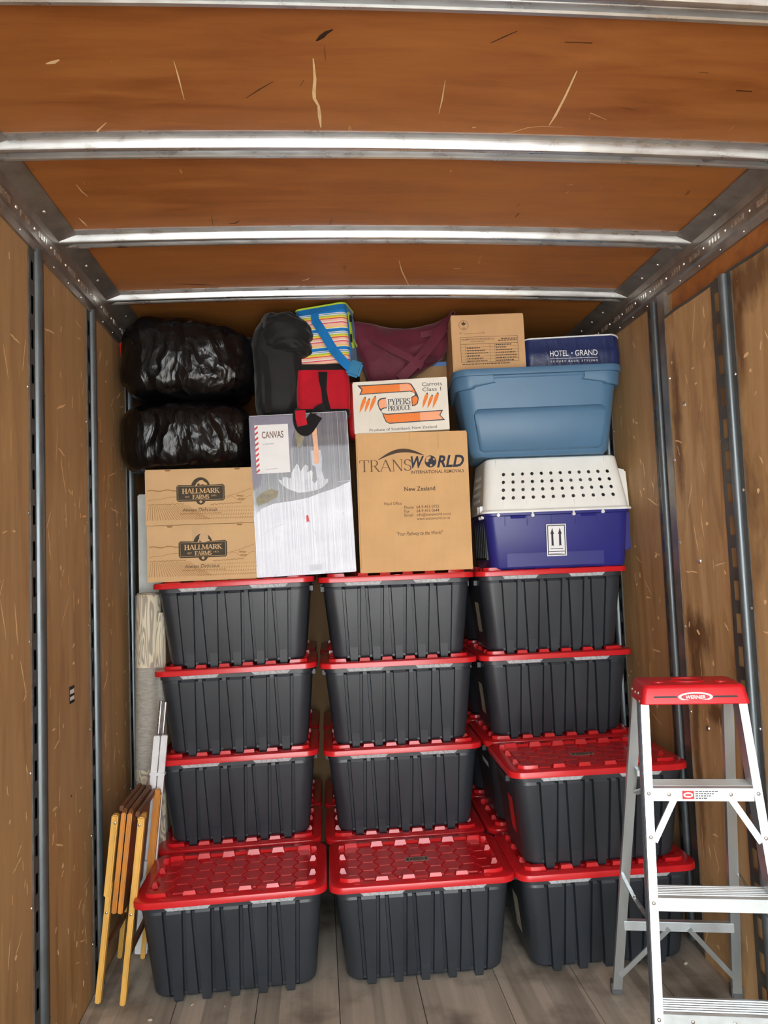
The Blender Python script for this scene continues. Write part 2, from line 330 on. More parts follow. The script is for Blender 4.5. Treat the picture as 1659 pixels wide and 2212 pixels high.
# serif capitals drawn as strokes
def serif_poly(s, thick=.15, thin=.055, gap=.13):
    out = []; cx = 0; sf = thin*.9
    def st(x, z0, z1, wd): return stroke([(x, z0), (x, z1)], wd)
    def ser(x, z, wd): z = z + (sf/2 if z < .5 else -sf/2); return stroke([(x-wd/2, z), (x+wd/2, z)], sf)
    def dg(a, b, wd): return stroke([a, b], wd)
    def arc(ax, az, rx, rz, a0, a1, n=12):
        pts = []; ws = []
        for k in range(n+1):
            a = R(a0+(a1-a0)*k/n); pts.append((ax+rx*math.cos(a), az+rz*math.sin(a))); ws.append(thin+(thick-thin)*abs(math.cos(a))**1.3)
        return stroke(pts, ws)
    T, t_ = thick, thin; sw = T*2.1
    for ch in s:
        q = []; wd = .7
        if ch == ' ': cx += .45; continue
        if ch == 'H': wd = .82; q = st(.17, 0, 1, T)+st(.65, 0, 1, T)+stroke([(.17, .52), (.65, .52)], t_)+ser(.17, 0, sw)+ser(.17, 1, sw)+ser(.65, 0, sw)+ser(.65, 1, sw)
        elif ch == 'A': wd = .86; q = dg((.10, 0), (.42, 1), t_)+dg((.42, 1), (.74, 0), T)+stroke([(.22, .33), (.62, .33)], t_)+ser(.10, 0, sw*.9)+ser(.75, 0, sw)
        elif ch == 'L': wd = .64; q = st(.17, 0, 1, T)+ser(.17, 1, sw)+ser(.17, 0, sw)+stroke([(.17, t_/2), (.56, t_/2)], t_)+st(.55, 0, .26, t_)
        elif ch == 'M': wd = 1.0; q = st(.14, 0, 1, t_*1.1)+dg((.16, 1), (.5, .08), T)+dg((.5, .08), (.82, 1), t_)+st(.84, 0, 1, T)+ser(.14, 0, sw*.8)+ser(.12, 1, sw*.7)+ser(.84, 0, sw)+ser(.86, 1, sw*.8)
        elif ch == 'N': wd = .86; q = st(.15, 0, 1, t_*1.1)+dg((.15, .98), (.68, .02), T)+st(.69, 0, 1, t_*1.1)+ser(.15, 0, sw*.8)+ser(.10, 1, sw*.7)+ser(.69, 1, sw*.8)
        elif ch in 'RP':
            wd = .74 if ch == 'R' else .66
            q = st(.17, 0, 1, T)+ser(.17, 0, sw)+ser(.17, 1, sw)+stroke([(.17, 1-t_/2), (.36, 1-t_/2)], t_)+stroke([(.17, .49), (.36, .49)], t_)+arc(.36, .735, .20, .24, -90, 90)
            if ch == 'R': q += dg((.36, .5), (.66, 0), T)+ser(.67, 0, sw*.8)
        elif ch == 'K': wd = .78; q = st(.17, 0, 1, T)+ser(.17, 0, sw)+ser(.17, 1, sw)+dg((.2, .42), (.62, .98), t_)+dg((.33, .58), (.68, 0), T)+ser(.63, 1, sw*.9)+ser(.69, 0, sw*.9)
        elif ch == 'F': wd = .62; q = st(.17, 0, 1, T)+ser(.17, 0, sw)+ser(.17, 1, sw)+stroke([(.17, 1-t_/2), (.56, 1-t_/2)], t_)+st(.56, .76, 1, t_)+stroke([(.17, .52), (.46, .52)], t_)+st(.46, .42, .62, t_)
        elif ch == 'E': wd = .66; q = st(.17, 0, 1, T)+ser(.17, 0, sw)+ser(.17, 1, sw)+stroke([(.17, 1-t_/2), (.56, 1-t_/2)], t_)+st(.56, .78, 1, t_)+stroke([(.17, .52), (.46, .52)], t_)+st(.46, .42, .62, t_)+stroke([(.17, t_/2), (.58, t_/2)], t_)+st(.58, 0, .24, t_)
        elif ch == 'S': wd = .58; q = arc(.29, .74, .19, .24, 20, 270)+arc(.29, .26, .21, .24, -160, 90)+st(.48, .74, .96, t_)+st(.09, .04, .26, t_)
        elif ch == 'T': wd = .72; q = st(.36, 0, 1, T)+ser(.36, 0, sw)+stroke([(.05, 1-t_/2), (.67, 1-t_/2)], t_)+st(.06, .78, 1, t_)+st(.66, .78, 1, t_)
        elif ch == 'Y': wd = .76; q = st(.38, 0, .48, T)+ser(.38, 0, sw)+dg((.38, .44), (.12, 1), T)+dg((.38, .44), (.64, 1), t_)+ser(.12, 1, sw)+ser(.64, 1, sw*.8)
        elif ch == 'O': wd = .84; q = arc(.42, .5, .32, .48, 0, 360, 24)
        elif ch == 'C': wd = .74; q = arc(.42, .5, .32, .48, 45, 315, 20)+st(.66, .70, .92, t_)+st(.66, .08, .28, t_)
        elif ch == 'D': wd = .84; q = st(.17, 0, 1, T)+ser(.17, 0, sw)+ser(.17, 1, sw)+stroke([(.17, 1-t_/2), (.38, 1-t_/2)], t_)+stroke([(.17, t_/2), (.38, t_/2)], t_)+arc(.36, .5, .36, .475, -90, 90, 14)
        elif ch == 'U': wd = .82; q = st(.17, .3, 1, T)+st(.65, .3, 1, t_*1.1)+arc(.41, .3, .24, .28, 180, 360, 12)+ser(.17, 1, sw)+ser(.65, 1, sw*.8)
        out += shift(q, cx, 0); cx += wd*.92
    return out, cx
def serif(s, mat, parent, x, z, h, y, w, thick=.15, thin=.055, shear=0, name='lettering', rot=0):
    q, ww = serif_poly(s, thick, thin); k = w/ww; cr, sr = math.cos(rot), math.sin(rot)
    q = [[((px-ww/2)*k+pz*h*shear, pz*h) for px, pz in p] for p in q]
    q = [[(x+a*cr-b*sr, z+a*sr+b*cr) for a, b in p] for p in q]
    return MB().flat(q, y).build(name, mat, parent)

# soft closed shapes: rounded box with noise folds
def soft(name, mat, parent, sx, sy, sz, e=.45, nu=64, nv=40, amp=.015, fs=6, seed=0, warp=None, stretch=(1, 1, 1), fine=.0, loc=None, rot=None):
    vs = []; fs_ = []
    sg = lambda a, p: math.copysign(abs(a)**p, a)
    for j in range(nv+1):
        ph = -math.pi/2 + math.pi*j/nv
        for i in range(nu):
            th = 2*math.pi*i/nu
            p = Vector((sg(math.cos(ph), e)*sg(math.cos(th), e)*sx/2, sg(math.cos(ph), e)*sg(math.sin(th), e)*sy/2, sg(math.sin(ph), e)*sz/2))
            q = Vector((p.x*stretch[0], p.y*stretch[1], p.z*stretch[2]))*fs + Vector((seed*3.7, seed*1.3, seed*2.1))
            d = (1-abs(noise.noise(q))*2)*.6 + noise.noise(q*.45)*.8
            if fine: d += (1-abs(noise.noise(q*2.7))*2)*fine
            nr = Vector((p.x/sx, p.y/sy, p.z/sz)); nr.normalize()
            p += nr*d*amp
            if warp: p = Vector(warp(p))
            vs.append(p)
    for j in range(nv):
        for i in range(nu):
            k = (i+1) % nu; fs_.append((j*nu+i, j*nu+k, (j+1)*nu+k, (j+1)*nu+i))
    m = MB(); m.add(vs, fs_); o = m.build(name, mat, parent, loc=loc, rot=rot)
    me = o.data; bm = bmesh.new(); bm.from_mesh(me); bmesh.ops.remove_doubles(bm, verts=bm.verts, dist=1e-5); bm.to_mesh(me); bm.free(); me.shade_smooth()
    return o
def clone(root, loc, rot, label, group=None):
    r = root.copy(); COL.objects.link(r); r.location = loc; r.rotation_euler = rot; r['label'] = label
    if group: r['group'] = group
    for ch in list(root.children):
        c = ch.copy(); COL.objects.link(c); c.parent = r
        for g in list(ch.children):
            d = g.copy(); COL.objects.link(d); d.parent = c
    return r


# ================================================================== the truck box
XL, XR, XLIN = -1.345, 1.215, 1.178      # plywood faces: side walls, lining of the right wall
Y0, Y1, ZC = TRUCK_END, 1.12, 3.03
XM = (XL+XR)/2
def arch(x): return -.024*((x-XM)/1.28)**2

ground = MB().box(-60, 60, -80, 60, -1.15, -1.05).build('ground', 'asphalt'); structure(ground, 'pale grey paved yard outside the truck', 'ground')

# floor
floor = MB().box(XL-.05, XR+.05, Y0, Y1+.05, -.07, -.03).build('floor', 'floor_wood'); structure(floor, 'worn grey-brown plank floor of the truck box', 'floor')
edges = [XL] + [-.995+.3203*k for k in range(7)] + [XR]
for k in range(len(edges)-1):
    a, b = edges[k], edges[k+1]
    MB().box(a+.0016, b-.0016, Y0, Y1, -.03, random.uniform(-.0012, 0)).build('plank', 'floor_wood', floor)

# slotted post: round ridge flanked by two slotted flanges, standing on a wall face
def slotted(mb, x, ya, yb, z0, z1, step=.122, sl=.066, sy=.42, th=.0):
    c = (ya+yb)/2; hw = abs(yb-ya)*sy/2; z = z0+.05
    def q(y_0, y_1, za, zb):
        mb.add([(x, y_0, za), (x, y_1, za), (x, y_1, zb), (x, y_0, zb)], [(0, 1, 2, 3)])
    q(ya, yb, z0, z)
    while z+step < z1:
        q(ya, c-hw, z, z+sl); q(c+hw, yb, z, z+sl); q(ya, yb, z+sl, z+step); z += step
    q(ya, yb, z, z1)
    return mb
def post(parent, side, xf, y, z0, z1, label=None, wide=False):
    s = side                                            # +1: on the left wall, looks to +x
    m = MB(); prof = [(-.019, 0), (-.018, .012), (-.013, .020), (-.005, .024), (.005, .024), (.013, .020), (.018, .012), (.019, 0)]
    m.loft([[(xf+s*h, y+u, z0) for u, h in prof], [(xf+s*h, y+u, z1) for u, h in prof]])
    p = m.build('post', 'post_steel', parent, smooth=50)
    for sg in (-1, 1):
        f = MB(); slotted(f, xf+s*.005, y+sg*.018, y+sg*.066, z0, z1)
        f.box(min(xf, xf+s*.0055), max(xf, xf+s*.0055), y+sg*.066-.0015, y+sg*.066+.0015, z0, z1)
        f.build('slotted_flange', 'flange_steel', p)
        r = MB(); z = z0+.2
        while z < z1-.1:
            r.dome((xf, y+sg*.075, z), (s, 0, 0), .005, .004, 8); z += .43
        r.build('rivets', 'rivet_metal', p)
    return p
POSTS_L = [y for y in (.37-.6325*k for k in range(12)) if y > Y0+.1]
POSTS_R = [.30-.6165*k for k in range(7)]

wall_l = MB().box(XL-.05, XL-.012, Y0, Y1, -.03, ZC+.02).build('wall_left', 'ply_left'); structure(wall_l, 'scuffed brown plywood side wall with slotted steel posts', 'wall')
ys = [Y1] + POSTS_L + [Y0]
for a, b in zip(ys[:-1], ys[1:]):
    if a-b > .02: MB().box(XL-.012, XL, b+.001, a-.001, 0, 2.92).build('plywood_panel', 'ply_left', wall_l)
for y in POSTS_L:
    if y > Y0+.1: post(wall_l, 1, XL, y, 0.0, 2.858)
# small black and white sticker low on the wall panel
st = MB().box(XL, XL+.0008, -.585, -.528, 1.21, 1.275).build('sticker', 'ink_black', wall_l); tag(st, 'small black and white striped sticker on the plywood')
MB().box(XL+.0008, XL+.0012, -.58, -.533, 1.222, 1.236).build('stripe', 'ink_white', st)
MB().box(XL+.0008, XL+.0012, -.58, -.533, 1.246, 1.262).build('stripe', 'ink_white', st)

wall_r = MB().box(XR+.012, XR+.05, Y0, Y1, -.03, ZC+.02).build('wall_right', 'ply_right'); structure(wall_r, 'stained plywood side wall with raised lining beside the stepladder', 'wall')
YLIN = -.475
for a, b in ((Y1, .30), (.30, -.3165), (-.3165, YLIN)):
    MB().box(XR, XR+.012, b+.001, a-.001, 0, 2.92).build('plywood_panel', 'ply_left', wall_r)
for a, b in ((YLIN, -1.6), (-1.6, -2.8), (-2.8, -4.5), (-4.5, Y0)):
    MB().box(XR, XR+.012, b+.001, a-.001, 2.60, 2.92).build('header_panel', 'ply_ceiling', wall_r)
ysr = [YLIN] + [-.933-.6165*k for k in range(9)] + [Y0]
for k, (a, b) in enumerate(zip(ysr[:-1], ysr[1:])):
    MB().box(XLIN, XR+.012, b+.0015, a-.0015, 0, 2.738).build('lining_panel', 'ply_right', wall_r)
for y in POSTS_R[:2]: post(wall_r, -1, XR, y, 0, 2.858)
def web_post(y, z0, z1):                                # low channel with a slotted web and a round bead on its near edge
    p = MB().tube([(XLIN-.010, y-.026, z0), (XLIN-.010, y-.026, z1)], .017, 12).build('post', 'post_steel', wall_r, smooth=50)
    f = MB(); slotted(f, XLIN-.009, y-.012, y+.062, z0, z1, .122, .074, .40); f.box(XLIN-.009, XLIN, y+.061, y+.064, z0, z1); f.build('slotted_web', 'flange_steel', p)
    f = MB().box(XLIN-.004, XLIN, y-.066, y-.040, z0, z1).build('flange', 'flange_steel', p)
    r = MB(); z = z0+.2
    while z < z1-.1: r.dome((XLIN-.004, y-.055, z), (-1, 0, 0), .006, .004, 8); r.dome((XLIN, y+.075, z+.2), (-1, 0, 0), .006, .004, 8); z += .43
    r.build('rivets', 'rivet_metal', p)
for y in ysr[1:-1]: web_post(y, 0, 2.735)
# steel strip between the far post and the lining, edge bead of old sealant along the lining top
m = MB(); m.box(XLIN-.002, XR, YLIN+.001, YLIN+.006, 0, 2.74); m.box(XR-.026, XR, -.455, -.392, 0, 2.858)
sp = m.build('steel_strip', 'rail_steel', wall_r)
m = MB(); z = .3
while z < 2.7:
    m.dome((XLIN, YLIN-.012, z), (-1, 0, 0), .007, .006, 8); z += .36
for (yy, zz) in ((-.60, 2.32), (-.64, 1.66), (-.68, .37), (-.62, .98)): m.dome((XLIN, yy, zz), (-1, 0, 0), .012, .007, 10)
m.build('rivets', 'rivet_metal', wall_r)
m = MB(); pts = []
for k in range(60):
    yy = YLIN - k*.11
    if yy < Y0: break
    pts.append((XLIN-.002, yy, 2.738+random.uniform(-.004, .004)))
m.tube(pts, .006, 6); m.build('sealant_bead', 'flange_steel', wall_r)

# front wall behind the load
wall_b = MB().box(XL-.05, XR+.05, Y1+.012, Y1+.05, -.03, ZC+.02).build('wall_back', 'ply_front'); structure(wall_b, 'pale plywood end wall behind the load', 'wall')
for a, b in ((XL, -.49), (-.49, .365), (.365, XR)): MB().box(a+.001, b-.001, Y1, Y1+.012, 0, ZC).build('plywood_panel', 'ply_front', wall_b)

# ceiling: arched panels between pressed steel ribs
RIBS = [-.034-.634*k for k in range(11)]
ceil = MB().box(XL-.05, XR+.05, Y0, Y1+.05, ZC+.02, ZC+.05).build('ceiling', 'ply_ceiling'); structure(ceil, 'scuffed orange-brown plywood ceiling with pressed steel ribs', 'ceiling')
XS = [XL+(XR-XL)*k/16 for k in range(17)]
ys = [Y1] + [y for y in RIBS if y > Y0] + [Y0]
for a, b in zip(ys[:-1], ys[1:]):
    if a-b < .03: continue
    m = MB(); m.loft([[(x, b+.001, ZC+arch(x)), (x, a-.001, ZC+arch(x)), (x, a-.001, ZC+.018), (x, b+.001, ZC+.018)] for x in XS])
    m.build('plywood_panel', 'ply_ceiling', ceil, smooth=30)
PROF = [(-.064, 0), (-.064, -.004), (-.042, -.006), (-.038, -.010), (-.0345, -.030), (-.031, -.0345), (-.024, -.036), (-.014, -.035), (-.009, -.031), (-.004, -.012), (0, -.009), (.018, -.009), (.021, -.012), (.0235, -.026), (.028, -.030), (.038, -.030), (.043, -.025), (.048, -.007), (.064, -.004), (.064, 0)]
for y in RIBS:
    if y < Y0+.1: continue
    m = MB(); m.loft([[(x, y+u, ZC+arch(x)+h) for u, h in PROF] for x in XS])
    m.build('roof_rib', 'galvanized', ceil, smooth=35)
# scratches and scuffs that can be told apart on the ceiling
def ceil_mark(pts, wd, mat, name):
    m = MB(); n = len(pts); L = []; Q = []
    for i, (x, y) in enumerate(pts):
        a = pts[max(0, i-1)]; b = pts[min(n-1, i+1)]; dx, dy = b[0]-a[0], b[1]-a[1]; l = math.hypot(dx, dy) or 1
        h = wd*.38*(.35 if i in (0, n-1) else random.uniform(.6, 1.2)); L.append((x-dy/l*h, y+dx/l*h)); Q.append((x+dy/l*h, y-dx/l*h))
    vs = [(x, y, ZC+arch(x)-.0012) for x, y in L]+[(x, y, ZC+arch(x)-.0012) for x, y in Q]
    m.add(vs, [(i, i+1, n+i+1, n+i) for i in range(n-1)]); return m.build(name, mat, ceil)
plain('mark_pale', (240, 208, 158), .7, 0, .1, 40); plain('mark_dark', (44, 24, 12), .6, 0, .1, 40)
CM = [([(-0.351, -1.69), (-0.347, -1.607), (-0.35, -1.548), (-0.349, -1.523), (-0.337, -1.489), (-0.334, -1.441), (-0.33, -1.383)], 0.012, 'mark_pale'), ([(0.365, -1.668), (0.366, -1.643), (0.37, -1.562), (0.371, -1.468), (0.368, -1.416)], 0.01, 'mark_pale'), ([(0.234, -1.369), (0.268, -1.377), (0.305, -1.401), (0.346, -1.41), (0.413, -1.408)], 0.004, 'mark_pale'), ([(0.481, -1.45), (0.473, -1.484), (0.535, -1.453)], 0.004, 'mark_pale'), ([(0.011, -1.613), (0.017, -1.526), (0.018, -1.46)], 0.005, 'mark_pale'), ([(-1.021, -1.33), (-0.987, -1.372), (-0.953, -1.409)], 0.008, 'mark_pale'), ([(-1.032, -1.663), (-1.013, -1.668), (-0.994, -1.678)], 0.014, 'mark_pale'), ([(-1.148, -1.063), (-1.145, -1.019), (-1.135, -0.98)], 0.008, 'mark_pale'), ([(-1.214, -0.826), (-1.209, -0.789), (-1.205, -0.758)], 0.01, 'mark_pale'), ([(0.017, -0.394), (0.043, -0.275), (0.068, -0.193), (0.104, -0.076)], 0.008, 'mark_pale'), ([(-0.414, -0.172), (-0.393, -0.177), (-0.379, -0.199)], 0.016, 'mark_pale'), ([(0.278, -0.304), (0.31, -0.305)], 0.016, 'mark_pale'), ([(-0.71, -1.675), (-0.71, -1.612), (-0.712, -1.513)], 0.005, 'mark_pale'), ([(0.547, -1.062), (0.566, -1.073)], 0.006, 'mark_pale'), ([(0.564, -1.003), (0.566, -1.023)], 0.005, 'mark_pale'), ([(0.133, -1.394), (0.144, -1.397)], 0.014, 'mark_pale'), ([(-0.343, -1.754), (-0.329, -1.77), (-0.318, -1.784), (-0.302, -1.795)], 0.016, 'mark_dark'), ([(-0.322, -1.734), (-0.319, -1.682)], 0.004, 'mark_dark'), ([(-0.54, -1.522), (-0.5, -1.561), (-0.46, -1.595)], 0.0048000000000000004, 'mark_dark'), ([(0.103, -1.762), (0.133, -1.787), (0.161, -1.808)], 0.008, 'mark_dark'), ([(-0.388, -1.577), (-0.377, -1.603)], 0.0048000000000000004, 'mark_dark'), ([(-0.753, -0.782), (-0.718, -0.785)], 0.0048000000000000004, 'mark_dark'), ([(-0.735, -0.823), (-0.741, -0.743)], 0.0064, 'mark_dark'), ([(-0.679, -0.753), (-0.656, -0.756), (-0.636, -0.779)], 0.009600000000000001, 'mark_dark'), ([(0.406, -0.901), (0.417, -0.92)], 0.009600000000000001, 'mark_dark'), ([(0.425, -0.816), (0.433, -0.847)], 0.0144, 'mark_dark'), ([(-0.991, -0.161), (-0.888, -0.147), (-0.806, -0.13)], 0.009600000000000001, 'mark_dark'), ([(-0.889, -0.871), (-0.815, -0.869)], 0.0048000000000000004, 'mark_dark'), ([(0.553, -1.514), (0.598, -1.507)], 0.0048000000000000004, 'mark_dark'), ([(0.705, -1.682), (0.733, -1.68)], 0.0064, 'mark_dark'), ([(0.853, -1.613), (0.902, -1.612)], 0.0144, 'mark_dark'), ([(0.294, -1.775), (0.367, -1.775)], 0.009600000000000001, 'mark_dark')]
for q_, w_, m_ in CM: ceil_mark(q_, w_, m_, 'scratch' if m_ == 'mark_pale' else 'scuff')
# corner rails where walls meet the ceiling
def corner_rail(name, s, xf, parent):
    prof = [(0, 2.845), (.010, 2.845), (.012, 2.872), (.020, 2.880), (.020, 2.935), (.014, 2.944), (.018, 2.975), (.085, 3.000), (.085, 3.006), (0, 3.006)]
    o = MB().loft([[(xf+s*h, Y0, z) for h, z in prof], [(xf+s*h, Y1, z) for h, z in prof]]).build(name, 'rail_steel', parent, smooth=30)
    m = MB(); m2 = MB(); y = Y0+.05
    while y < Y1-.1:
        for k in range(4):
            m.box(min(xf+s*.019, xf+s*.0225), max(xf+s*.019, xf+s*.0225), y+k*.021, y+k*.021+.013, 2.898, 2.920)
        m2.dome((xf+s*.020, y-.035, 2.911), (s, 0, 0), .007, .005, 8)
        m2.dome((xf+s*.011, y+.02, 2.860), (s, 0, 0), .004, .003, 6)
        if int(y*100) % 3 == 0: m2.dome((xf+s*.045, y+.30, 2.981), (s*.35, 0, -.94), .007, .006, 8)
        y += .158
    m.build('slots', 'rivet_metal', o); m2.build('rivets', 'rivet_metal', o)
    return o
rl = corner_rail('corner_rail', 1, XL, wall_l); rr_ = corner_rail('corner_rail', -1, XR, wall_r)

# scattered pale scratches and dents on the side walls
def wall_marks(parent, xf, s, n, y0, y1, z0, z1, seed, posts, bias):
    rnd = random.Random(seed); m = MB()
    for k in range(n):
        y, z = rnd.uniform(y0, y1), z0+(z1-z0)*rnd.random()**bias
        if any(abs(y-p) < .10 for p in posts): continue
        L_ = rnd.choice((.015, .02, .03, .04, .06, .11))*rnd.uniform(.6, 1.4); a = rnd.choice((R(90), R(75), R(55), R(20), R(100), R(-10)))+rnd.uniform(-.25, .25); wd = rnd.uniform(.004, .010)*(1.5 if L_ < .03 else .8)
        pts = [(y+L_*(i/4-.5)*math.cos(a)+rnd.uniform(-.0025, .0025), z+L_*(i/4-.5)*math.sin(a)+rnd.uniform(-.0025, .0025)) for i in range(5)]
        if any(abs(p[0]-q) < .085 for p in pts for q in posts): continue
        for q in stroke(pts, [wd*.3, wd, wd*rnd.uniform(.6, 1.5), wd, wd*.3]):
            m.add([(xf+s*.0008, yy_, zz_) for yy_, zz_ in q], [(0, 1, 2, 3)])
    o = m.build('scratch_marks', 'mark_pale', parent); o['kind'] = 'stuff'; return o
wall_marks(wall_l, XL, 1, 430, -1.35, .95, .05, 2.8, 5, POSTS_L, 1.15)
wall_marks(wall_r, XLIN, -1, 110, -1.3, YLIN-.03, .05, 2.7, 9, ysr[1:-1], 1.0)
wall_marks(wall_r, XR, -1, 110, -.30, .9, .2, 2.8, 12, POSTS_R[:2], 1.0)

# ================================================================== black totes with red lids
TW, TD, TP = .765, .49, .4089
def tote_body():
    def ins(z): return .0625 + (.0245-.0625)*z/.37
    cs = [c*TW/2 for c in (-.585, -.293, 0, .293, .585)]; dp, cd = .018, .0028
    def loop(z, extra=0, k=1.0, r=.058):
        i = ins(z)+extra; hx, hy = TW/2-i, TD/2-i; f = z/.366; wv = .0255+(.0385-.0255)*f; g0, g1 = .0084, .0058; row = []
        for c in cs:
            cc_ = c*(.985+.015*f)
            row += [(cc_-wv-g0, 0), (cc_-wv-g1, -dp*k), (cc_-wv+g1, -dp*k), (cc_-wv+g0, cd*k), (cc_+wv-g0, cd*k), (cc_+wv-g1, -dp*k), (cc_+wv+g1, -dp*k), (cc_+wv+g0, 0)]
        arc = lambda sx, sy, a0: [(sx*(hx-r)+r*math.cos(R(a0+9*q)), sy*(hy-r)+r*math.sin(R(a0+9*q))) for q in range(11)]
        p = [(x, -hy-d) for x, d in row]+arc(1, -1, -90)+arc(1, 1, 0)+[(x, hy+d) for x, d in reversed(row)]+arc(-1, 1, 90)+arc(-1, -1, 180)
        return [(x, y, z) for x, y in p]
    m = MB()
    m.loft([loop(.0095, .036, .0), loop(.0115, .020, .2), loop(.018, .008, .6), loop(.028, .002, 1), loop(.045, 0, 1), loop(.352, 0, 1), loop(.364, .004, .0), loop(.366, -.004, .0), loop(.388, -.002, 0)])
    for sg in (-1, 1):
        for c in cs:                                    # feet that lock between the teeth of the lid below
            x = c*.985; q = []
            for z, g in ((0, .004), (.006, 0), (.070, -.0003)):
                yo = TD/2-ins(z)+cd-g; wv = .0171+.0023*z/.07-(.002 if z == 0 else 0)
                lp = [(x-wv, sg*(yo-.055), z), (x+wv, sg*(yo-.055), z), (x+wv, sg*yo, z), (x-wv, sg*yo, z)]; q.append(lp)
            m.loft(q)
        m.box(min(sg*(TW/2-.030), sg*(TW/2-.010)), max(sg*(TW/2-.030), sg*(TW/2-.010)), -.10, .10, .340, .364)     # grip on the short side
    me = m.mesh('tote_body', 'tote_black'); bm = bmesh.new(); bm.from_mesh(me); bmesh.ops.recalc_face_normals(bm, faces=bm.faces); bm.to_mesh(me); bm.free()
    me.shade_smooth(); me.set_sharp_from_angle(angle=R(10.5)); return me
def tote_lid():
    m = MB(); n = 6
    m.loft([rrect(TW-.01, TD-.01, .055, .3862, n), rrect(TW, TD, .058, .388, n), rrect(TW, TD, .058, .4065, n), rrect(TW-.003, TD-.003, .057, .411, n), rrect(TW-.012, TD-.012, .053, .4135, n),
            rrect(TW-.088, TD-.088, .04, .4135, n), rrect(TW-.104, TD-.104, .035, .4035, n)])
    def frus(x0, x1, y0, y1, s=.007, z1=.4275):
        z0 = .403; m.hexa([(x0, y0, z0), (x1, y0, z0), (x1, y1, z0), (x0, y1, z0)], [(x0+s, y0+s, z1), (x1-s, y0+s, z1), (x1-s, y1-s, z1), (x0+s, y1-s, z1)])
    H = TW/2
    for sg in (-1, 1):
        ya, yb = sorted((sg*(TD/2-.042), sg*(TD/2-.074)))
        for c in (-.43, -.145, .145, .43): frus(c*H-.029, c*H+.029, ya, yb)
        for sx in (-1, 1):
            o = [(.252, .171), (.252, .203), (.302, .203), (.326, .197), (.340, .183), (.340, .150), (.316, .150), (.309, .171)]
            z0, z1 = .403, .4275; cxm = sum(p[0] for p in o)/8; cym = sum(p[1] for p in o)/8
            lo = [(sx*x, sg*y, z0) for x, y in o]; hi = [(sx*(x+(cxm-x)*.10), sg*(y+(cym-y)*.12), z1) for x, y in o]
            if sx*sg > 0: lo.reverse(); hi.reverse()
            m.loft([lo, hi])
    for sx in (-1, 1):
        for cy in (-.072, .072):
            xa, xb = sorted((sx*.308, sx*.340)); frus(xa, xb, cy-.019, cy+.019, .009, .424)
    # pull notches along the rim
    for sg in (-1, 1):
        for c in (-.7, 0, .7): m.box(c*H-.012, c*H+.012, sg*(TD/2-.026)-.004, sg*(TD/2-.026)+.004, .413, .4150)
    me = m.mesh('tote_lid', 'lid_red'); bm = bmesh.new(); bm.from_mesh(me); bmesh.ops.recalc_face_normals(bm, faces=bm.faces); bm.to_mesh(me); bm.free()
    me.shade_smooth(); me.set_sharp_from_angle(angle=R(33)); return me
def hex_field():
    m = MB(); s = .0475; fx, fy = .300, .168
    def clip(poly):
        for ax, lim, sg in ((0, fx, 1), (0, fx, -1), (1, fy, 1), (1, fy, -1)):
            out = []
            for i in range(len(poly)):
                a, b = poly[i], poly[(i+1) % len(poly)]; da, db = lim-sg*a[ax], lim-sg*b[ax]
                if da >= 0: out.append(a)
                if da*db < 0:
                    q = da/(da-db); out.append((a[0]+(b[0]-a[0])*q, a[1]+(b[1]-a[1])*q))
            poly = out
            if len(poly) < 3: return None
        return poly
    for i in range(-5, 6):
        for j in range(-4, 5):
            cx = i*1.5*s; cy = (j+(.5 if i % 2 else 0))*math.sqrt(3)*s
            big = clip([(cx+s*.975*math.cos(R(60*k)), cy+s*.975*math.sin(R(60*k))) for k in range(6)])
            sm = clip([(cx+s*.90*math.cos(R(60*k)), cy+s*.90*math.sin(R(60*k))) for k in range(6)])
            if not big or not sm or len(big) != len(sm): continue
            xs = [p[0] for p in big]
            if max(xs)-min(xs) < .02: continue
            m.loft([[(x, y, .4030) for x, y in big], [(x, y, .4084) for x, y in sm]], cap0=False)
    me = m.mesh('hex_pattern', 'lid_red'); return me
def rim_tab(x0, x1):
    m = MB()
    for sg in (-1,):
        y = TD/2-.022; pf = [(x0, .3868), (x1, .3868), (x1-.014, .3705), (x0+.014, .3705)]
        lo = [(x, sg*(y-.006), z) for x, z in pf]; hi = [(x, sg*(y+.010+(.006 if z > .38 else 0)), z) for x, z in pf]
        m.loft([lo, hi])
    me = m.mesh('rim_tab', 'tote_tab'); bm = bmesh.new(); bm.from_mesh(me); bmesh.ops.recalc_face_normals(bm, faces=bm.faces); bm.to_mesh(me); bm.free(); return me
ME_BODY, ME_LID, ME_HEX, ME_T1, ME_T2 = tote_body(), tote_lid(), hex_field(), rim_tab(-.258, -.075), rim_tab(.075, .258)
def side_sticker(side, mat, y, z0, z1, wd):
    def xx(z): return side*(TW/2-(.0625+(.0245-.0625)*z/.37)+.0015)
    return MB().add([(xx(z0), y-wd, z0), (xx(z0), y+wd, z0), (xx(z1), y+wd, z1), (xx(z1), y-wd, z1)], [(0, 1, 2, 3)]).mesh('sticker', mat)
ME_ST = side_sticker(-1, 'sticker_cream', -.02, .10, .25, .045); ME_STR = side_sticker(-1, 'sticker_red', -.06, .12, .27, .04); ME_STW = side_sticker(-1, 'sticker_white', -.05, .26, .285, .07)
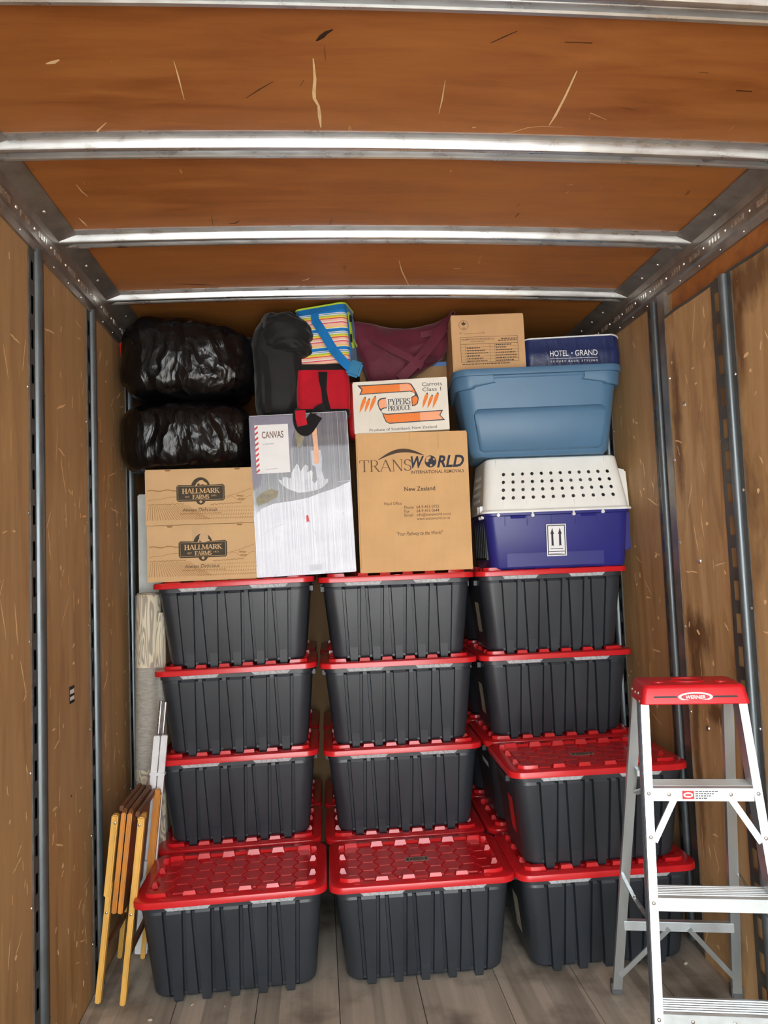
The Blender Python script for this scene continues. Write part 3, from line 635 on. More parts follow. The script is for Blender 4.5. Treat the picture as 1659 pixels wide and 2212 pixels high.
def tote(label, loc, rot, sticker=None, logo=False, group='black totes with red lids'):
    t = thing('storage_tote', label, 'tote', loc, rot, group)
    b = link('body', ME_BODY, t); link('rim_tab', ME_T1, b); link('rim_tab', ME_T2, b)
    l = link('lid', ME_LID, t); link('hex_pattern', ME_HEX, l)
    if sticker: link('sticker', sticker, b)
    if logo:
        e = MB().box(-.052, .052, -.022, .022, .4084, .4092).build('emblem', 'sticker_grey', l)
        m = MB()
        ring = [(.030*math.cos(R(15*k)), .015*math.sin(R(15*k))) for k in range(24)]
        for i in range(24):
            a, c = ring[i], ring[(i+1) % 24]; m.add([(a[0], a[1], .4094), (c[0], c[1], .4094), (c[0]*.75, c[1]*.75, .4094), (a[0]*.75, a[1]*.75, .4094)], [(0, 1, 2, 3)])
        for yv in (-.006, 0, .006): m.box(-.014, .014, yv-.0012, yv+.0012, .4092, .4095)
        m.box(-.045, -.036, -.012, .012, .4092, .4095); m.box(.036, .045, -.012, .012, .4092, .4095)
        m.build('emblem_mark', 'ink_dark', l)
    return t
TR = -.0165
XC = (-.7813, 0.0, .7754); YF2 = (.0129, 0.0, -.0128)
COLN = ('stack under the brown farm cartons', 'stack under the tan removals carton', 'stack under the white-topped crate')
COLB = ('farm-carton stack', 'removals-carton stack', 'crate stack')
LEVN = {4: 'topmost', 3: 'second down', 2: 'third down', 1: 'lowest'}
for r in (0, 1):
    for c in range(3):
        for lv in (4, 3, 2, 1):
            jr = random.uniform(-.004, .004) if r else 0; jx = random.uniform(-.004, .004)
            tilt = -.012 if (c == 0) else 0
            x, y, z = XC[c]+jx, YF2[c]+TD/2+r*.497, TP*(lv-1)+(.005 if c == 0 else 0)
            lab = f'black tote with red lid, {LEVN[lv]} in the {COLN[c]}' if r == 0 else f'rear red-lidded black tote hidden behind the {LEVN[lv]} tote of the {COLB[c]}'
            stk = None
            if c == 2 and r == 0: stk = {4: ME_ST, 3: ME_ST, 2: ME_STW, 1: None}[lv]
            tote(lab, (x, y, z), (0, tilt, TR+jr), stk, group='stacked black totes with red lids' if r == 0 else 'rear row of black totes with red lids')
tote('front black tote with bare red honeycomb lid, beside the folded wooden trays', (-.764, -.5117+TD/2+.006, .005), (0, -.012, TR+.012), group='front row of black totes with red lids')
tote('front black tote standing alone in the middle, grey emblem on its red lid', (.005, -.5068+TD/2, 0), (0, 0, TR), None, True, group='front row of black totes with red lids')
tote('front black tote at the bottom of the pair behind the stepladder', (.770, -.532+TD/2, 0), (0, 0, TR), ME_ST, group='front row of black totes with red lids')
tote('front black tote on top of the pair behind the stepladder, emblem on lid', (.763, -.528+TD/2, TP), (0, 0, TR-.004), ME_STR, True, group='front row of black totes with red lids')

# ================================================================== cartons, crate and bin on top of the totes
ZT = 3*TP + .428                                        # top of the tote stacks
def carton(name, label, wx, dy, hz, mat, loc, rot, flap=True, group=None, tape=None, cat='carton'):
    t = thing(name, label, cat, loc, rot, group)       # origin: middle of the bottom front edge
    MB().box(-wx/2, wx/2, 0, dy, 0, hz-.004).build('box', mat, t, bevel=.003)
    if flap:
        for a, b in ((-wx/2+.002, -.0015), (.0015, wx/2-.002)) if flap == 'x' else ((-wx/2+.002, wx/2-.002),):
            if flap == 'x': MB().box(a, b, .002, dy-.002, hz-.004, hz).build('flap', mat, t, bevel=.001)
            else:
                MB().box(a, b, .002, dy/2-.001, hz-.004, hz).build('flap', mat, t, bevel=.001); MB().box(a, b, dy/2+.001, dy-.002, hz-.004, hz).build('flap', mat, t, bevel=.001)
    if tape: MB().box(tape[0], tape[1], -.0006, .0, hz-tape[2], hz-.006).build('tape', 'tape_clear', t)
    return t
LEAF = [(0, -1), (.06, -.45), (.5, -.52), (.42, -.3), (.95, .08), (.78, .16), (.86, .52), (.5, .42), (.36, .62), (.2, .3), (.28, .78), (0, 1.05)]
LEAF = LEAF + [(-x, z) for x, z in reversed(LEAF[1:-1])]
def maple(cx, cz, s): return [[(cx+x*s, cz+z*s) for x, z in LEAF]]

# --- two farm cartons
def farm_print(t, W, H, dz=0, taped=False):
    e = -.0008
    m = []
    # ploughed rows fanning out from a hillside, tree line, far hills
    zb, zt = .018, .104+dz
    for k in range(24):
        x0 = -W/2+.016+k*.0078; q = []
        for i in range(9):
            f = i/8; q.append((x0+.018*(1-f)**1.6*(k/16-.2)*1.2+f*.002+(1-f)*(k*.0036-.004), zb+.006+(zt-zb-.016)*f))
        m += stroke(q, [.0030*(1-.45*i/8) for i in range(9)])
    for k in range(24):
        x0 = -.02+k*.0115
        if x0 > W/2-.012: break
        for r_ in range(4): m += stroke([(x0+r_*.004, .022+r_*.017), (x0+.006+r_*.003, .030+r_*.017), (x0+.009, .026+r_*.017)], .003-.0004*r_)
    for (a, b, z0, z1) in ((-W/2+.012, -.075, .099, .100), (.05, W/2-.06, .092, .098)):
        q = [(a+(b-a)*i/30, z0+(z1-z0)*i/30+.0022*math.sin(i*1.9)+.001*math.sin(i*5.1)) for i in range(31)]; m += stroke(q, .0034)
    q = [(-W/2+.012+.14*i/24, .166+.003*math.sin(i*.5)+.0012*math.sin(i*2.7)) for i in range(25)]; m += stroke(q, .0055)
    q = [(-W/2+.012+.15*i/12, .118+.020*i/12+.002*math.sin(i)) for i in range(13)]; m += stroke(q, .0022)
    q = [(.11+(W/2-.12)*i/12, .128+.038*(i/12)**1.4) for i in range(13)]; m += stroke(q, .0022)
    q = [(.125+(W/2-.135)*i/12, .118+.012*math.sin(i*.7)) for i in range(13)]; m += stroke(q, .0018)
    m += [[(.17, .128), (.205, .125), (.212, .131), (.178, .135)], [(.178, .113), (.21, .110), (.216, .116), (.184, .119)]]
    MB().flat(m, e).build('field_print', 'ink_brown', t)
    zc = .150; bw, bh = .220, .072; r = .008; cx = .005
    def badge(g):
        p = [(cx-bw/2-g, zc-bh/2-g+r), (cx-bw/2-g+r, zc-bh/2-g)]+[(cx-.020-g*.6, zc-bh/2-g)]
        p += ell(cx, zc-bh/2+.002, .020+g*.6, .019+g, 10, 200, 340)+[(cx+.020+g*.6, zc-bh/2-g), (cx+bw/2+g-r, zc-bh/2-g), (cx+bw/2+g, zc-bh/2-g+r), (cx+bw/2+g, zc+bh/2+g-r), (cx+bw/2+g-r, zc+bh/2+g)]
        p += ell(cx, zc+bh/2-.008, .041+g*.9, .043+g, 16, 12, 168)+[(cx-bw/2-g+r, zc+bh/2+g), (cx-bw/2-g, zc+bh/2+g-r)]
        return p
    b = MB().flat([badge(.004)], e*1.5).build('badge', 'ink_olive', t)
    MB().flat(frame2(cx-bw/2+.003, cx+bw/2-.003, zc-bh/2+.003, zc+bh/2-.003, .0013), e*2).build('badge_border', 'ink_tan', b)
    # bowed animal head in the round top of the badge
    hd = [(-.026, .036), (-.018, .052), (-.004, .064), (.010, .066), (.018, .058), (.030, .050), (.033, .043), (.022, .041), (.010, .046), (.000, .042), (-.006, .046), (-.004, .052), (-.014, .047), (-.019, .037)]
    MB().flat([[(cx+x, zc+z-.004) for x, z in hd]], e*2).build('emblem', 'ink_tan', b)
    serif('HALLMARK', 'ink_tan', b, cx, zc-.002, .024, e*2.2, .176, .17, .07)
    serif('FARMS', 'ink_tan', b, cx, zc-.029, .020, e*2.2, .078, .18, .08)
    text('EST', 'ink_tan', b, cx-.062, zc-.022, .0085, e*2.2, .020); text('1971', 'ink_tan', b, cx+.062, zc-.019, .0085, e*2.2, .023)
    MB().flat(maple(cx, zc-.044, .009), e*2.2).build('leaf_mark', 'ink_tan', b)
    text('Always Delicious', 'ink_dark', t, cx-.006, .062, .0165, e*2, .165, .25, .004)
    mm = []
    xx = cx-.098
    while xx < cx+.095:
        l = random.uniform(.006, .014); mm += stroke([(xx, .051), (xx+l, .0512)], .0045); xx += l+.003
    MB().flat(mm, e*2).build('small_print', 'ink_brown', t)
    # hand holes and tape flecks
    MB().flat([[(-.055+k*.11, H-.003), (-.048+k*.11, H-.010), (-.030+k*.11, H-.010), (-.024+k*.11, H-.003)] for k in (-1, 2)], e).build('crease_print', 'card_edge', t)
hb = carton('produce_carton', 'brown farm carton with field print, resting directly on the tote lid', .516, .36, .268, 'card_farm', (-.932, .045, ZT-.006), (0, 0, TR), True, 'brown farm cartons', (-.045, -.010, .09))
farm_print(hb, .516, .268)
MB().flat([ell(.010, .205, .022, .024, 14)], -.0021).build('tape_patch', 'tape_clear', hb)
ht = carton('produce_carton', 'brown farm carton with field print, upper one under the shiny black bag', .514, .36, .268, 'card_farm', (-.937, .045, ZT-.006+.270), (0, 0, TR), True, 'brown farm cartons')
farm_print(ht, .514, .268)

# --- tall glossy box with a wintry photo print
cv = carton('display_box', 'tall glossy silver-grey display box printed with white antlers and a white label', .478, .30, .786, 'canvas_print', (-.437, .035, ZT+.002), (0, -.024, -.02), True, None, cat='box')
e = -.0008
MB().flat([[(-.236, .78), (-.236, .42), (-.20, .44), (-.17, .60), (-.05, .61), (.0, .78)]], e).build('print_patch', 'print_slate', cv)
MB().flat([[(.060, .735), (.085, .738), (.090, .60), (.088, .535), (.066, .535), (.068, .62)]], e*1.3).build('print_stripe', 'print_orange', cv)
MB().flat([[(.052, .60), (.100, .602), (.104, .56), (.10, .50), (.112, .45), (.075, .46), (.07, .52), (.055, .53)]], e).build('print_shade', 'print_grey', cv)
MB().flat([[(-.02, .71), (.022, .715), (.022, .66), (-.002, .61), (-.018, .65)], [(-.225, .375), (-.20, .405), (-.15, .425), (-.115, .412), (-.12, .385), (-.17, .36), (-.215, .345)]], e*1.3).build('print_foliage', 'print_olive', cv)
ant = [(-.115, .470), (-.095, .462), (-.085, .48), (-.050, .470), (-.045, .50), (-.020, .54), (-.010, .53), (-.004, .50), (.022, .535), (.034, .525), (.030, .495), (.050, .505), (.058, .49), (.050, .455), (.062, .44), (.074, .455), (.088, .475), (.094, .462), (.104, .470), (.108, .455), (.130, .46), (.126, .44), (.095, .415), (.062, .405), (.03, .40), (-.02, .398), (-.07, .42), (-.100, .445)]
MB().flat([ant], e*1.6).build('print_antlers', 'print_white', cv)
MB().flat([[(-.238, .29), (-.20, .33), (-.14, .352), (-.05, .36), (.03, .372), (.10, .395), (.16, .41), (.234, .44), (.234, .012), (-.234, .012)]], e*1.2).build('print_snow', 'print_snow', cv)
MB().flat([[(.012, .285), (.022, .288), (.028, .25), (.020, .258), (.013, .25)]], e*2).build('print_bow', 'ink_red', cv)
m = stroke([(-.21, .20), (-.15, .235), (-.10, .25)], .003)+stroke([(.04, .22), (.06, .17), (.055, .15)], .004)+stroke([(.19, .29), (.196, .275)], [.008, .004])+stroke([(-.02, .33), (0, .31), (.005, .27)], .003)
MB().flat(m, e*2).build('print_lines', 'print_grey', cv)
MB().flat([[(.015, .018), (.075, .020), (.075, .047), (.012, .046)]], e*2).build('tape_patch', 'print_grey', cv)
lb = MB().flat([[(-.198, .500), (-.052, .500), (-.052, .738), (-.198, .738)]], e*2).build('label', 'ink_white', cv)
MB().flat([[(-.214, .500), (-.198, .500), (-.198, .738), (-.214, .738)]], e*2).build('label_edge', 'ink_white', cv)
MB().flat([[(-.214, .502+k*.0262), (-.198, .514+k*.0262), (-.198, .5255+k*.0262), (-.214, .5135+k*.0262)] for k in range(9)], e*2.4).build('airmail_stripe', 'ink_red', cv)
text('CANVAS', 'ink_grey', lb, -.128, .672, .034, e*2.6, .104, 0, .01); MB().flat(stroke([(-.176, .643), (-.170, .643)], .005)+stroke([(-.166, .643), (-.148, .6434)], .005)+stroke([(-.146, .6435), (-.124, .644)], .005)+stroke([(-.170, .520), (-.148, .5205)], .0035)+stroke([(-.146, .5206), (-.112, .5214)], .0035), e*2.6).build('small_print', 'print_grey', lb)
MB().flat(stroke([(-.236, .783), (.236, .786)], .003)+stroke([(.2365, .03), (.2365, .78)], .002)+stroke([(.17, .44), (.236, .445)], .002), e*2).build('worn_edges', 'print_white', cv)

# --- removals carton
tw = carton('removals_carton', 'tall tan removals carton with dark blue and brown printing', .553, .46, .686, 'card_tan', (.098, .036, ZT-.002), (0, 0, -.045), True, None)
e = -.0008; hw = .284
for q_ in ([(-.012, .632), (-.012, .680)], [(.13, .60), (.132, .680)], [(-.270, .02), (-.271, .66)]): MB().flat(stroke(q_, .0012), e).build('crease', 'card_edge', tw)
arc_o = ell(.0, .4, .40, .172, 24, 119, 60); arc_i = ell(.0, .4, .40, .154, 24, 119, 60)
q = []
pts = [(-.168+.225*i/24, .553+.034*math.sin(math.pi*i/24)+.016*i/24) for i in range(25)]
MB().flat(stroke(pts, [.003+.016*math.sin(math.pi*i/24) for i in range(25)]), e).build('swoosh', 'ink_dark', tw)
serif('TRANS', 'ink_grey', tw, -.136, .494, .058, e, .258, .09, .04)
for s_, x_, w_ in (('W', .025, .066), ('RLD', .188, .136)): text(s_, 'ink_navy', tw, x_, .508, .058, e, w_, .28, .03)
gl = MB().flat([ell(.089, .537, .029, .030, 24)], e).build('globe', 'ink_navy', tw)
MB().flat([[(.068, .556), (.080, .563), (.092, .562), (.088, .552), (.078, .546), (.080, .538), (.070, .532), (.064, .540)], [(.084, .520), (.094, .524), (.098, .516), (.088, .511)], [(.104, .553), (.112, .548), (.108, .542), (.101, .547)]], e*1.6).build('land_mark', 'card_tan', gl)
text('INTERNATIONAL REMOVALS', 'ink_dark', tw, .122, .478, .0165, e, .262, 0, .008)
text('New Zealand', 'ink_dark', tw, .030, .394, .0215, e, .152, 0, .012)
text('Head Office', 'ink_grey', tw, -.148, .328, .015, e, .086, 0, .006, align='l')
for k, (a, b) in enumerate((('Phone', '64-9-415 0755'), ('Fax', '64-9-415 0644'), ('Email', 'info@transworld.co.nz'), ('', 'www.transworld.co.nz'))):
    z_ = .307-k*.0192
    if a: text(a, 'ink_grey', tw, -.050, z_, .015, e, {'Phone': .046, 'Fax': .026, 'Email': .042}[a], 0, .006, align='l')
    text(b, 'ink_grey', tw, .010, z_, .015, e, (.112, .112, .168, .164)[k], 0, .006, align='l')
text('"Your Pathway to the World"', 'ink_dark', tw, .022, .176, .019, e, .228, .3, .002)

# --- white carrot carton
cc = carton('vegetable_carton', 'white carton with orange ribbon print and carrots, on the removals carton', .470, .26, .262, 'card_white', (.052, .036, ZT+.687), (0, -.012, -.14), True, None)
e = -.0008
def pm(p): return [((x-1010)/868*.47, (z_-0)/1) for x, z_ in p]
def cp(px, py):   # pixel of the enlarged print -> carton coordinates (the print is a flat picture on the carton face)
    u = (px-580)/860; top = 800-(px-580)*.078; bot = 1262-(px-580)*.06; v_ = (bot-py)/(bot-top); return (u*.47-.235, v_*.262)
def poly(*p): return [cp(*a) for a in p]
up_ = poly((625, 828), (1085, 795), (1118, 805), (1145, 850), (1170, 905), (1178, 935), (1165, 985), (1140, 1003), (1112, 1008), (1110, 925), (1145, 905), (1138, 885), (1100, 875), (640, 912), (662, 868))
upf = poly((650, 836), (1085, 803), (1110, 813), (1135, 855), (1150, 886), (1130, 878), (1100, 868), (655, 903), (674, 866))
upc = poly((1118, 932), (1146, 914), (1165, 925), (1168, 945), (1155, 983), (1135, 995), (1118, 998))
lo_ = poly((1388, 1040), (840, 1085), (822, 1060), (800, 990), (806, 960), (828, 940), (880, 930), (880, 945), (845, 955), (884, 1028), (845, 1040), (842, 1062), (870, 1078), (1385, 1040), (1366, 1080), (1404, 1130), (900, 1167), (862, 1155), (848, 1120))
low = poly((1390, 1038), (880, 1077), (845, 1072), (832, 1050), (852, 1115), (868, 1150), (900, 1167), (1404, 1130), (1364, 1085))
lof = poly((1375, 1048), (880, 1086), (850, 1080), (862, 1118), (876, 1146), (902, 1158), (1386, 1122), (1354, 1085))
loc_o = poly((880, 930), (828, 940), (806, 960), (800, 990), (812, 1030), (830, 1060), (840, 1040), (860, 1030), (884, 1028), (884, 1018), (880, 945))
loc_f = poly((880, 942), (835, 950), (815, 968), (810, 992), (818, 1022), (830, 1035), (850, 1024), (882, 1019))
MB().flat([up_, low, loc_o], e).build('ribbon_outline', 'ink_outline', cc)
MB().flat([upf, upc, lof], e*1.6).build('ribbon_print', 'ink_orange', cc)
MB().flat([poly((1010, 812), (1085, 806), (1108, 815), (1130, 855), (1100, 868), (1010, 874))], e*2).build('ribbon_shade', 'ink_peach', cc); MB().flat([poly((1180, 1063), (1375, 1048), (1354, 1085), (1386, 1122), (1180, 1137))], e*2).build('ribbon_shade', 'ink_peach', cc)
MB().flat([loc_f], e*2).build('ribbon_loop', 'ink_peach', cc)
for (tx, ty, bx_, by_, w_) in ((690, 940, 634, 1072, 17), (727, 952, 680, 1068, 15), (782, 930, 722, 1068, 17), (1254, 895, 1204, 1028, 16), (1298, 912, 1248, 1028, 15), (1350, 890, 1296, 1025, 17)):
    L_ = math.hypot(bx_-tx, by_-ty); nx, ny = (by_-ty)/L_, -(bx_-tx)/L_
    ca_ = MB().flat([poly((tx-nx*w_*.6, ty-ny*w_*.6), (tx+nx*w_*.7, ty+ny*w_*.7), (tx+nx*w_+(bx_-tx)*.25, ty+ny*w_+(by_-ty)*.25), (tx+nx*w_*.7+(bx_-tx)*.65, ty+ny*w_*.7+(by_-ty)*.65), (bx_, by_), (tx-nx*w_*.8+(bx_-tx)*.6, ty-ny*w_*.8+(by_-ty)*.6), (tx-nx*w_+(bx_-tx)*.2, ty-ny*w_+(by_-ty)*.2))], e).build('carrot_print', 'ink_orange', cc)
    MB().flat([poly((tx-8, ty-2), (tx+2, ty-16), (tx+10, ty-2), (tx+4, ty+4))], e*1.2).build('carrot_top', 'ink_green', ca_)
x_, z_ = cp(996, 992); serif('PYPERS', 'ink_outline', cc, x_, z_-.001, .030, e*2.4, .112, .16, .06)
x_, z_ = cp(996, 1044); serif('PRODUCE', 'ink_outline', cc, x_, z_-.001, .025, e*2.4, .114, .16, .06)
x_, z_ = cp(1302, 818); text('Carrots', 'ink_outline', cc, x_, z_-.001, .0195, e, .098, 0, .004)
x_, z_ = cp(1298, 865); text('Class 1', 'ink_outline', cc, x_, z_-.001, .0195, e, .092, 0, .004)
x_, z_ = cp(1022, 1218); text('Produce of Southland, New Zealand', 'ink_outline', cc, x_, z_, .0135, e, .332, 0, .004)

# --- pet crate
cz0 = ZT-.012
cr_ = thing('pet_crate', 'pet travel crate with white perforated top and deep blue base', 'crate', (.806, -.012, cz0), (0, 0, -.055))
CD, yc = .50, .25
def cl(wx, wy, z, r=.05): return rrect(wx, wy, r, z, 5, 0, yc)
base = MB().loft([cl(.655, CD-.06, 0, .04), cl(.678, CD-.045, .012, .05), cl(.715, CD-.02, .262, .05), cl(.735, CD-.005, .266, .05), cl(.735, CD-.005, .279, .05)]).build('base', 'crate_blue', cr_, smooth=40)
yb = lambda z: .0225-.0125*(z-.012)/.25
m = MB()
for x0 in (-.265, -.155, -.035, .085, .195): m.box(x0-.0015, x0+.0015, yb(.25)-.006, yb(.25)+.01, .215, .262)
m.build('base_ribs', 'crate_blue', base)
m = MB()
for a, b in ((-.235, -.165), (.115, .185)): m.hexa([(a, .012, .247), (b, .012, .247), (b, .02, .247), (a, .02, .247)], [(a-.004, .003, .262), (b+.004, .003, .262), (b+.004, .02, .262), (a-.004, .02, .262)])
m.hexa([(-.262, yb(.012)-.003, .012), (.22, yb(.012)-.003, .012), (.22, .05, .012), (-.262, .05, .012)], [(-.262, yb(.078)-.003, .078), (.22, yb(.078)-.003, .078), (.22, .05, .080), (-.262, .05, .080)])
m.build('base_mouldings', 'crate_blue', base)
# white top: front face with real holes
top = MB()
def wt(z): return (.735+(.672-.735)*(z-.283)/.27, (CD-.005)+((CD-.13)-(CD-.005))*(z-.283)/.27)
zs = [.283, .30]
ZA, ZB = .292, .553
def front(u, z):   # u in -1..1 across the flat part
    wx, wy = wt(z); return (u*(wx/2-.05), yc-wy/2, z)
def leftf(u, z):
    wx, wy = wt(z); return (-wx/2, yc-u*(wy/2-.05), z)
def panel(fn, us, zcs, hu, hz, rows_z0, rows_z1, n=16, flip=False):
    ucell = [-1]+[(us[i]+us[i+1])/2 for i in range(len(us)-1)]+[1]; zcell = [rows_z0]+[(zcs[i]+zcs[i+1])/2 for i in range(len(zcs)-1)]+[rows_z1]
    for i, uc in enumerate(us):
        for j, zc_ in enumerate(zcs):
            ua, ub, za, zb = ucell[i], ucell[i+1], zcell[j], zcell[j+1]; inn = []; out = []
            for k in range(n):
                a = 2*math.pi*k/n; c_, s_ = math.cos(a), math.sin(a); inn.append(fn(uc+hu*c_, zc_+hz*s_))
                m_ = max(abs(c_), abs(s_)); cu, su = c_/m_, s_/m_
                out.append(fn(uc+(cu*(ub-uc) if cu > 0 else cu*(uc-ua)), zc_+(su*(zb-zc_) if su > 0 else su*(zc_-za))))
            depth = [Vector(p)+(Vector((0, .006, 0)) if not flip else Vector((.006, 0, 0))) for p in inn]
            vs = out+inn+inn+depth; fs = []
            for k in range(n):
                l = (k+1) % n; fs += [(k, l, n+l, n+k), (2*n+k, 2*n+l, 3*n+l, 3*n+k)]
            top.add(vs, fs)
us = [-.86+1.78*i/11 for i in range(12)]; zr = [.353, .393, .433, .473]
panel(front, us, zr, .0088/.305, .0088, .30, .545)
panel(leftf, [-.75+1.2*i/7 for i in range(8)], zr, .004/.16, .011, .30, .545, 8, True)
def corner_strip(sx, sy):
    lp = []
    for z in (.30, .38, .46, .545):
        wx, wy = wt(z); c0 = (sx*(wx/2-.05), yc+sy*(wy/2-.05))
        lp.append([(c0[0]+.05*math.cos(R(a)), c0[1]+.05*math.sin(R(a)), z) for a in [{(1, -1): -90, (1, 1): 0, (-1, 1): 90, (-1, -1): 180}[(sx, sy)]+90*k/6 for k in range(7)]])
    top.loft(lp, False, False, False)
for sx in (-1, 1):
    for sy in (-1, 1): corner_strip(sx, sy)
for z0_, z1_ in ((.30, .545),):
    a, b = wt(z0_), wt(z1_)
    top.add([(a[0]/2, yc-a[1]/2+.05, z0_), (a[0]/2, yc+a[1]/2-.05, z0_), (b[0]/2, yc+b[1]/2-.05, z1_), (b[0]/2, yc-b[1]/2+.05, z1_)], [(0, 1, 2, 3)])
    top.add([(-a[0]/2+.05, yc+a[1]/2, z0_), (a[0]/2-.05, yc+a[1]/2, z0_), (b[0]/2-.05, yc+b[1]/2, z1_), (-b[0]/2+.05, yc+b[1]/2, z1_)], [(0, 1, 2, 3)])
b = wt(.545); b2 = wt(.30)
top.loft([rrect(b[0], b[1], .05, .545, 6, 0, yc), rrect(b[0]-.006, b[1]-.006, .05, .553, 6, 0, yc), rrect(b[0]-.03, b[1]-.03, .045, .560, 6, 0, yc)], False, True)
top.loft([rrect(.755, CD+.012, .05, .278, 6, 0, yc), rrect(.757, CD+.014, .05, .286, 6, 0, yc), rrect(.752, CD+.008, .05, .291, 6, 0, yc), rrect(b2[0]+.004, b2[1]+.004, .05, .295, 6, 0, yc), rrect(b2[0], b2[1], .05, .30, 6, 0, yc)], False, False)
tp = top.build('top_shell', 'crate_white', cr_, smooth=35)
m = MB()
for x0 in (-.27, -.155, -.035, .085, .20): m.box(x0-.0012, x0+.0012, wt(.31)[1]*-.5+yc-.002, wt(.31)[1]*-.5+yc+.012, .296, .335)
m.box(-.290, -.287, yc-wt(.5)[1]/2-.001, yc-wt(.5)[1]/2+.012, .497, .547); m.box(.258, .261, yc-wt(.5)[1]/2-.001, yc-wt(.5)[1]/2+.012, .505, .547)
m.build('top_ribs', 'crate_white', tp)
for x0, z0_ in ((-.130, .262), (.074, .262), (-.30, .268), (.22, .268)):
    bb = MB(); bb.disc((x0, .012, z0_), (0, -1, 0), .0085, .022, 10); bb.box(x0-.004, x0+.004, -.008, .01, z0_, z0_+.016); bb.build('fastener', 'plastic_white', cr_)
for y0_ in (.06, .13):
    bb = MB(); bb.disc((-.362, y0_, .262), (-1, 0, 0), .0085, .014, 10); bb.box(-.380, -.365, y0_-.006, y0_+.006, .284, .318); bb.build('fastener', 'plastic_white', cr_)
ef = MB().loft([[(.33, yy, z) for yy, z in ((.09, .285), (.41, .285), (.39, .50), (.11, .50))], [(.392, yy, z) for yy, z in ((.09, .285), (.41, .285), (.385, .485), (.115, .485))]]); ef.build('end_frame', 'crate_white', cr_, bevel=.008)
MB().box(.33, .388, .09, .41, .075, .276).build('end_frame', 'crate_blue', cr_, bevel=.01)
# dark wire door panel on the shaded end
m = MB(); m.box(-.352, -.343, .08, .42, .05, .245)
for k in range(6): m.box(-.356, -.351, .10+k*.055, .106+k*.055, .06, .235)
m.build('end_panel', 'crate_dark', cr_)
sx0, sx1, sz0, sz1 = -.065, .033, .058, .215
def fy(z): return yb(z)-.012
def fp(polys, k): return MB().add(*(lambda vs, fs: (vs, fs))([(x, fy(z)-k, z) for p in polys for x, z in p], [tuple(range(sum(len(q) for q in polys[:i]), sum(len(q) for q in polys[:i+1]))) for i in range(len(polys))]))
stk = fp([[(sx0, sz0), (sx1, sz0), (sx1, sz1), (sx0, sz1)]], .0002).build('sticker', 'ink_white', cr_)
ar = []
for cx_ in (-.036, .002):
    ar.append([(cx_-.0055, .106), (cx_, .111), (cx_+.0055, .106), (cx_+.0050, .168), (cx_-.0050, .168)])
    ar.append([(cx_-.0095, .166), (cx_+.0095, .166), (cx_+.004, .182), (cx_, .198), (cx_-.004, .182)])
ar += frame2(sx0+.007, sx1-.007, sz0+.007, sz1-.007, .004)+stroke([(sx0+.007, .080), (sx1-.007, .080)], .003)+stroke([(-.048, .094), (.016, .094)], .003)+stroke([(-.05, .070), (.012, .070)], .0015)
fp(ar, .0009).build('arrow_print', 'ink_black', stk)

# --- light blue bin
zb_ = cz0+.562
bn = thing('storage_bin', 'large light blue plastic storage bin with lid, on the white-topped crate', 'bin', (.734, -.035, zb_), (0, 0, -.105))
yc2 = .225
def bl_(wx, wy, z, r=.07): return rrect(wx, wy, r, z, 7, 0, yc2)
body = MB().loft([bl_(.655, .35, 0, .05), bl_(.68, .37, .012, .06), bl_(.70, .385, .03, .07), bl_(.800, .44, .385, .08), bl_(.81, .45, .39, .08), bl_(.815, .455, .415, .08)]).build('bin_body', 'bin_blue', bn, smooth=40)
yf = lambda z: yc2-(.385+(.44-.385)*(z-.03)/.355)/2
m = MB(); P = []
lp = []
for z, w0, d in ((.022, .290, .001), (.034, .306, -.013), (.205, .328, -.014), (.226, .322, -.010), (.240, .310, .002)):
    lp.append([(-w0, yf(z)+d+.03, z), (-w0+.006, yf(z)+d+.002, z), (-w0+.02, yf(z)+d, z), (w0-.02, yf(z)+d, z), (w0-.006, yf(z)+d+.002, z), (w0, yf(z)+d+.03, z)])
m.loft(lp); m.build('front_panel', 'bin_blue', body, smooth=50)
m = MB(); m.loft([bl_(.832, .472, .398, .085), bl_(.846, .486, .400, .085), bl_(.850, .490, .424, .085), bl_(.842, .482, .432, .08), bl_(.80, .44, .434, .07), bl_(.79, .43, .428, .07)]); ld = m.build('lid', 'bin_blue', bn, smooth=40)
for sx in (-1, 1):
    lp = []
    for z, g in ((.335, .006), (.342, .010), (.398, .012)):
        R0 = .09; cx_, cy_ = (.808/2+g-R0), (.45/2+g-R0)
        pts = [(sx*(cx_-.10), yc2-cy_-R0)]+[(sx*(cx_+R0*math.sin(R(a))), yc2-cy_-R0*math.cos(R(a))) for a in range(0, 91, 10)]+[(sx*(cx_+R0), yc2+cy_)]
        lp.append([(x, y, z+(.03 if k == 0 else .012 if k == 1 else 0)*(1 if z < .39 else 0)) for k, (x, y) in enumerate(pts)])
    inner = [[(x-sx*.012, y+.012, z) for x, y, z in q] for q in (lp[0],)]
    m = MB().loft([inner[0]]+lp, False, False, False); me = m.build('handle_skirt', 'bin_blue', bn, smooth=50)

